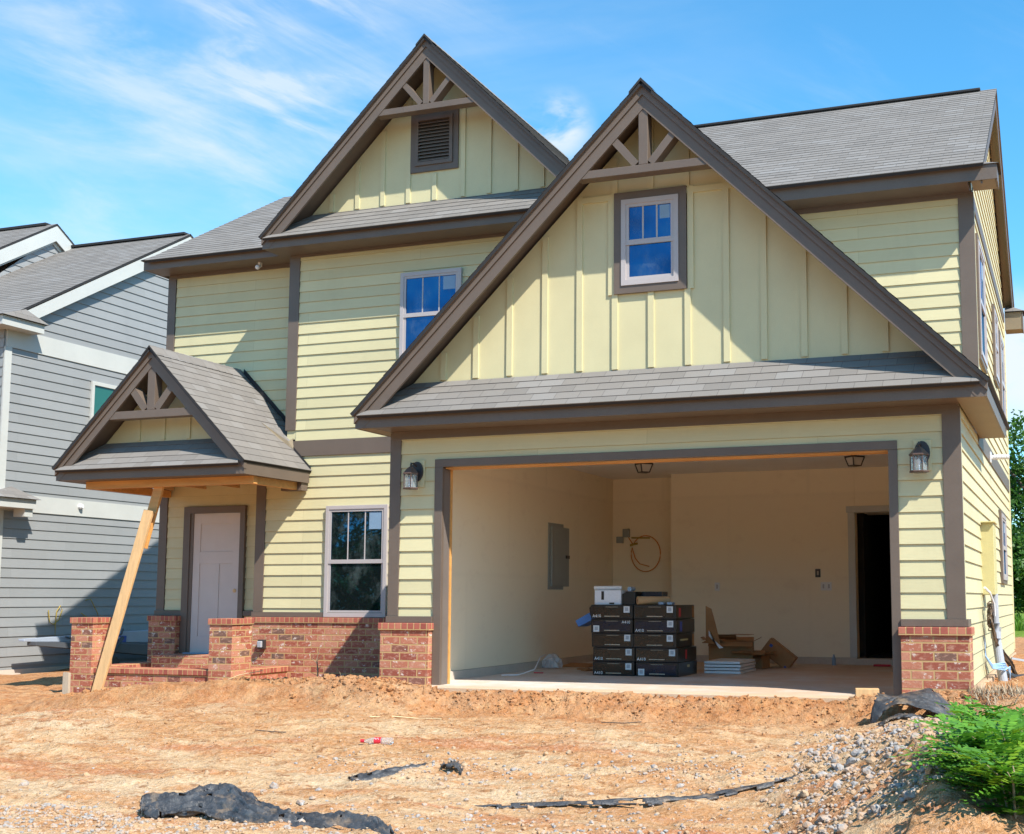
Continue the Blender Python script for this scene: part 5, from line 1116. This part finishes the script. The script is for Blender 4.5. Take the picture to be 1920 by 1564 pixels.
b = B(); b.tube([(XW + .04, 2.2, .6), (XW + .04, 2.18, .2), (XW + .06, 2.25, .02), (XW + .08, 2.5, .06)], .006, 5); b.build('ground_wire', 'cable_brown', bn)
b = B(); b.tube([(XW + .18, 2.95, .08), (XW + .30, 3.3, .0), (XW + .48, 3.6, .0), (XW + .72, 3.9, .12), (XW + .95, 4.1, .20)], .045, 10); tag(b.build('drain_hose', 'cable_black'), 'thick black ribbed hose curving away behind the conduit', 'hose')
b = B(); b.beam((XW + .25, 3.6, .22), (XW + 1.0, 4.3, .06), .025, .025); tag(b.build('metal_pipe', 'grey_pvc'), 'thin pale metal pipe leaning from the cable bundle', 'pipe')
for i in range(5):
    b = B(); x = XW + .55 + .1 * i; b.beam((x, 5.0 + .1 * i, .05), (x + .35, 5.4 + .25 * i, .30 - .08 * i), .035, .05); tag(b.build('scrap_lumber', 'bark'), 'dark scrap timber heaped beyond the right house corner', 'scrap wood', 'dark scrap timber beside the house')

# ================================================================== STONES, STRAW, PLANTS
import bmesh
def stone_mesh(seed, sub=1):
    bm = bmesh.new(); bmesh.ops.create_icosphere(bm, subdivisions=sub, radius=1)
    sc = Vector((random.uniform(.8, 1.2), random.uniform(.7, 1.0), random.uniform(.5, .8)))
    for v in bm.verts:
        d = 1 + .45 * noise.noise(v.co * 1.3 + Vector((seed * 3.1, 0, 0))); v.co = Vector((v.co.x * sc.x, v.co.y * sc.y, v.co.z * sc.z)) * d
    V = [v.co.copy() for v in bm.verts]; F = [tuple(v.index for v in f.verts) for f in bm.faces]; bm.free(); return V, F
random.seed(21)
SV = [stone_mesh(i, 2) for i in range(7)]; SL = [stone_mesh(i + 20, 1) for i in range(8)]
def stone_obj_mesh(i, mat):
    V, F = SV[i]; me = bpy.data.meshes.new('stone'); me.from_pydata(V, [], F); me.materials.append(MATS[mat]); return me
SM = [stone_obj_mesh(i, 'stone_grey' if i % 4 else 'stone_tan') for i in range(7)]
def mound_pt():
    while True:
        x, y = random.uniform(4.6, 7.0), random.uniform(-5.2, -1.15)
        d, c = seg_d(x, y, CREST)
        p = (sm(1.25, .75, d) if x < 6.4 else 1) * (.30 + .70 * sm(-1.2, -3.2, y)) * (.5 + .5 * sm(-.15, .25, nz(x, y, 2.2, 4)))
        if random.random() < p: return x, y
def place_stone(x, y, r, label, group):
    o = bpy.data.objects.new('stone', random.choice(SM)); COL.objects.link(o); o.location = (x, y, hgt(x, y) + r * .10)
    o.rotation_euler = (random.uniform(-.5, .5), random.uniform(-.5, .5), random.uniform(0, 6.3)); o.scale = (r, r, r * random.uniform(.8, 1.1)); tag(o, label, 'stone', group)
for i in range(225): x, y = mound_pt(); place_stone(x, y, random.uniform(.022, .05), 'grey rough stone on the gravel mound by the green weeds', 'larger stones on the gravel mound')
for i in range(36):
    x, y = random.gauss(1.4, 1.4), random.gauss(-4.5, .5); place_stone(x, max(-5.5, y), random.uniform(.022, .042), 'pale grey stone lying in the sand near the black fabric', 'stones around the black fabric')
for i in range(26): x, y = random.uniform(2.0, 5.0), random.uniform(-4.0, -1.6); place_stone(x, y, random.uniform(.018, .036), 'lone pale stone on the open sand before the garage', 'stones on the open sand')
def scatter(name, n, fn, rr, mats, pat=SL):
    v = []; f = []; mi = []
    for i in range(n):
        x, y = fn(); r = random.uniform(*rr); V, F = random.choice(pat); M = Matrix.Rotation(random.uniform(0, 6.3), 3, 'Z') @ Matrix.Rotation(random.uniform(-.6, .6), 3, 'X'); z = hgt(x, y) + r * .12; k0 = len(v)
        v += [M @ (c * r) + Vector((x, y, z)) for c in V]; f += [tuple(q + k0 for q in t) for t in F]; mi += [random.randrange(len(mats))] * len(F)
    me = bpy.data.meshes.new(name); me.from_pydata(v, [], f)
    for m in mats: me.materials.append(MATS[m])
    me.polygons.foreach_set('material_index', mi); o = bpy.data.objects.new(name, me); COL.objects.link(o); o['kind'] = 'stuff'; return o
def patch_pt():
    c = random.choice(((.2, -4.95, .8, .18), (-.2, -5.2, 1.0, .2), (.6, -5.1, 1.0, .3), (-.6, -5.4, 1.3, .25), (.3, -5.5, 1.4, .2), (2.2, -3.1, .55, .25), (1.2, -5.2, 1.6, .3), (3.2, -4.5, .9, .35), (-.8, -5.0, 1.2, .35), (4.6, -4.6, .5, .4), (4.3, -2.9, .5, .3)))
    return random.gauss(c[0], c[2]), random.gauss(c[1], c[3])
tag(scatter('gravel', 3300, mound_pt, (.007, .026), ['stone_grey', 'stone_grey', 'stone_tan']), 'loose grey gravel spread over the sandy mound', 'gravel')
tag(scatter('gravel', 3600, patch_pt, (.006, .023), ['stone_grey', 'stone_grey', 'stone_tan']), 'loose pale gravel patches in the sand along the bottom', 'gravel')
tag(scatter('dirt_clods', 3200, lambda: (random.uniform(-6.5, 5.6), random.choice((random.uniform(-5.5, -.6), random.gauss(-2.2, .5), random.gauss(-1.0, .35)))), (.004, .017), ['soil']), 'small crumbled clay clods strewn over the bare yard', 'clods')
tag(scatter('pebbles', 700, lambda: (random.uniform(-6, 6), random.uniform(-5.5, -.5)), (.004, .013), ['stone_grey', 'stone_tan', 'clod']), 'tiny scattered pebbles over the bare clay yard', 'pebbles')
def berm_pt():
    k = random.random() * (len(BERM) - 1); i = int(k); t = k - i; a, c = BERM[i], BERM[i + 1]
    return a[0] + (c[0] - a[0]) * t + random.gauss(0, .15), a[1] + (c[1] - a[1]) * t + random.gauss(0, .15)
def slab_pt(): return random.uniform(.7, 6.0), -.42 + random.gauss(0, .11)
tag(scatter('dirt_clods', 1500, berm_pt, (.006, .030), ['soil']), 'broken clay clods along the dirt bank by the brick', 'clods')
tag(scatter('dirt_clods', 900, slab_pt, (.005, .022), ['soil']), 'broken clay clods below the garage slab edge', 'clods')
tag(scatter('dirt_clods', 90, berm_pt, (.03, .065), ['soil']), 'large broken clay lumps on the dirt bank below the brick', 'clods')
tag(scatter('dirt_clods', 60, lambda: (5.9 + random.gauss(.12, .14), -.34 + random.gauss(0, .10)), (.02, .06), ['soil']), 'heap of red clay clods at the foot of the right pier', 'clods')

def blades(name, n, fn, ln, wd, mat, label, cat, lean=.6, flat=False):
    v = []; f = []
    for i in range(n):
        x, y = fn(); z = hgt(x, y) - .01; a = random.uniform(0, 6.3); L = random.uniform(*ln); w = random.uniform(*wd)
        le = random.uniform(.1, lean) if not flat else random.uniform(1.1, 1.5)
        d = Vector((math.cos(a) * math.sin(le), math.sin(a) * math.sin(le), math.cos(le))); sd = Vector((-math.sin(a), math.cos(a), 0)) * w
        p = Vector((x, y, z)); m = p + d * L * .55; e = p + d * L + Vector((math.cos(a), math.sin(a), -.6)) * L * .12; k0 = len(v)
        v += [p - sd, p + sd, m + sd * .8, m - sd * .8, e]; f += [(k0, k0 + 1, k0 + 2, k0 + 3), (k0 + 3, k0 + 2, k0 + 4)]
    me = bpy.data.meshes.new(name); me.from_pydata(v, [], f); me.materials.append(MATS[mat]); o = bpy.data.objects.new(name, me); COL.objects.link(o); o['kind'] = 'stuff'; return tag(o, label, cat)
blades('dry_grass', 2600, lambda: (random.uniform(6.25, 8.6), random.gauss(-.25, .28)), (.05, .16), (.003, .007), 'dry_straw', 'clump of dry grey grass right of the brick pier', 'dry grass', 1.1)
blades('straw', 900, lambda: (random.uniform(6.35, 9), random.uniform(.2, 2.6)), (.06, .18), (.002, .005), 'pale_straw', 'golden straw strewn over dirt by the conduit', 'straw', flat=True)
blades('straw', 300, lambda: (random.gauss(-1.4, 1.3), random.gauss(.55, .35)), (.04, .12), (.0015, .003), 'dry_straw', 'dead roots and stalks on the dirt bank below the brick', 'straw', 1.2)

def frond(V, F, p, d, up, L, pairs, ll, mi, MI):
    """compound leaf: a drooping rachis with paired leaflets"""
    d = d.normalized(); side = d.cross(up).normalized(); up2 = side.cross(d); prev = p
    for i in range(pairs + 1):
        t = (i + .5) / (pairs + .5); q = p + d * L * t + up2 * (L * .22 * t - L * .42 * t * t)
        sz = ll * (.55 + 1.3 * t * (1 - t) + .1) if i < pairs else ll * .8
        for sg in (-1, 1):
            a = (side * sg + d * (.55 if i < pairs else 2.0) + up2 * random.uniform(-.15, .25) - Vector((0, 0, .25))).normalized(); w = a.cross(up2).normalized() * sz * .20
            k0 = len(V); V += [q, q + a * sz * .35 + w, q + a * sz * .75 + w * .8, q + a * sz, q + a * sz * .75 - w * .8, q + a * sz * .35 - w]; F.append(tuple(range(k0, k0 + 6))); MI.append(mi)
def weed(loc, n_st, hgt_, label, seed, spread=.35, lean=(-.3, 0)):
    random.seed(seed); loc = Vector(loc); t = thing('weed', label, 'weed', loc); V = []; F = []; MI = []; st = B()
    for s_ in range(n_st):
        a = random.uniform(0, 6.3); top = loc + Vector((math.cos(a) * spread * random.random() + lean[0] * random.random(), math.sin(a) * spread * random.random() + lean[1], hgt_ * random.uniform(.55, 1)))
        mid = loc.lerp(top, .5) + Vector((0, 0, .06)); pts = [loc + Vector((random.uniform(-.05, .05), random.uniform(-.05, .05), -.05)), mid, top]; st.tube(pts, [.008, .006, .003], 5)
        for i in range(12):
            q = pts[0].lerp(mid, .3 + i / 8) if i < 6 else mid.lerp(top, (i - 6) / 8); b_ = i * 2.4 + a
            d = Vector((math.cos(b_), math.sin(b_), random.uniform(.05, .7)))
            frond(V, F, q, d, Vector((0, 0, 1)), random.uniform(.13, .40), random.randint(6, 13), random.uniform(.035, .085), 1 if (i > 12 or random.random() < .2) else 0, MI)
    st.build('stem', 'twig', t)
    me = bpy.data.meshes.new('foliage'); me.from_pydata(V, [], F); me.materials.append(MATS['weed_leaf']); me.materials.append(MATS['weed_leaf_young']); me.polygons.foreach_set('material_index', MI)
    o = bpy.data.objects.new('foliage', me); COL.objects.link(o); o.parent = t; o.matrix_parent_inverse = t.matrix_basis.inverted()
def gz(x, y): return (x, y, hgt(x, y))
for (x, y, n_, h_, lab, sd, sp, ln_) in (
    (6.62, -3.60, 6, .26, 'bright green weed with yellow tipped leaves nearest the black fabric', 3, .24, (-.18, 0)),
    (6.78, -3.85, 8, .33, 'leafy green weed in the middle of the clump at right', 4, .26, (-.1, 0)),
    (6.70, -4.40, 8, .28, 'mid height green weed leaning over the gravel mound', 10, .26, (-.16, 0)),
    (6.84, -4.75, 9, .34, 'dark green weed low at the bottom right corner', 5, .28, (-.1, -.05)),
    (6.80, -5.20, 9, .28, 'lowest green weed cut by the bottom edge of the picture', 12, .28, (-.08, 0)),
    (6.96, -3.45, 8, .42, 'tallest green weed before the dry grass at the right edge', 6, .26, (-.05, 0)),
    (6.66, -4.95, 6, .16, 'short green weed spreading over the gravel', 8, .26, (-.2, 0)),
    (6.96, -4.30, 9, .42, 'dense green weed half outside the right edge', 9, .28, (-.05, 0)),
    (6.92, -5.60, 9, .30, 'broad green weed in the very corner at bottom right', 14, .28, (-.05, 0))): weed(gz(x, y), n_, h_, lab, sd, sp, ln_)

# background trees
def tree_mesh(seed, h, w):
    random.seed(seed); V = []; F = []
    for c in range(95):
        while True:
            p = Vector((random.uniform(-1, 1), random.uniform(-1, 1), random.uniform(-1, 1)))
            if .35 < p.length < 1: break
        k = 1 + .28 * noise.noise(p * 2 + Vector((seed, 0, 0))); p = Vector((p.x * w * k, p.y * w * k, h * .58 + p.z * h * .44 * k)); r = random.uniform(.35, .75) * w * .33
        for i in range(105):
            q = p + Vector((random.gauss(0, .5), random.gauss(0, .5), random.gauss(0, .42))) * r * 1.1
            n = Vector((random.uniform(-1, 1), random.uniform(-1, 1), random.uniform(.0, 1.3))).normalized(); a = n.orthogonal().normalized(); a = Matrix.Rotation(random.uniform(0, 6.3), 3, n) @ a; b_ = n.cross(a); s_ = random.uniform(.06, .145)
            k0 = len(V); V += [q - a * s_, q + b_ * s_ * .6, q + a * s_, q - b_ * s_ * .6]; F.append((k0, k0 + 1, k0 + 2, k0 + 3))
    me = bpy.data.meshes.new('crown'); me.from_pydata(V, [], F); me.materials.append(MATS['tree_leaf'])
    b = B(); b.tube([(0, 0, -.3), (.1, 0, h * .3), (0, .1, h * .6), (.15, 0, h * .85)], [.22, .17, .11, .03], 8)
    for i in range(5):
        a = i * 1.3; b.tube([(0, 0, h * (.28 + .07 * i)), (math.cos(a) * w * .4, math.sin(a) * w * .4, h * (.45 + .07 * i)), (math.cos(a) * w * .7, math.sin(a) * w * .7, h * (.52 + .07 * i))], [.09, .05, .02], 6)
    o = b.build('trunk', 'bark'); tm = o.data; bpy.data.objects.remove(o); return me, tm
TM = [tree_mesh(2, 9.5, 3.6), tree_mesh(5, 7.5, 3.4), tree_mesh(8, 4.2, 2.6)]
def tree(i, x, y, sc, rot, label, group=None, z=None):
    t = thing('tree', label, 'tree', (x, y, hgt(x, y, False) if z is None else z), group); t.rotation_euler.z = rot; t.scale = (sc,) * 3
    for nm, me in (('crown', TM[i][0]), ('trunk', TM[i][1])):
        o = bpy.data.objects.new(nm, me); COL.objects.link(o); o.parent = t
random.seed(77)
GR = 'trees beyond the lawn behind the house'
for i, (k_, x, y, s_, lab) in enumerate(((0, 5.6, 50, 1.08, 'tall dark tree showing just right of the house wall'), (1, 3.4, 52, 1.15, None), (2, 3.6, 45, 1.0, 'low bushy tree at the lawn edge right of the house'), (2, 5.8, 46, .85, 'small rounded tree at the right picture edge'), (0, 9.4, 51, 1.05, None), (1, 13, 49, 1.1, None), (0, 17, 52, 1.0, None), (0, .2, 54, 1.05, None), (1, 22, 50, 1.1, None), (2, 10, 46, 1.1, None))):
    tree(k_, x, y, s_, random.uniform(0, 6), lab or 'green tree in the row beyond the lawn behind the house', GR)
# trees across the street, seen only in the window glass
for i in range(15): tree(i % 2, -78 + i * 7.5 + random.uniform(-1.5, 1.5), -62 + random.uniform(-3, 5), random.uniform(1.2, 1.6), random.uniform(0, 6), 'tall tree across the street, mirrored in the window glass', 'tall trees across the street', z=-1.0)
for i in range(20): tree(2, -78 + i * 5.2 + random.uniform(-1, 1), -54 + random.uniform(-2, 2), random.uniform(1.2, 1.7), random.uniform(0, 6), 'low bushy tree across the street, mirrored in the window glass', 'low trees across the street', z=-1.8)
blades('tall_grass', 2600, lambda: (random.uniform(0, 16), random.uniform(40.5, 44)), (.35, .9), (.02, .05), 'grass_leaf', 'tall bright grass at the far edge of the lawn', 'grass', .5)
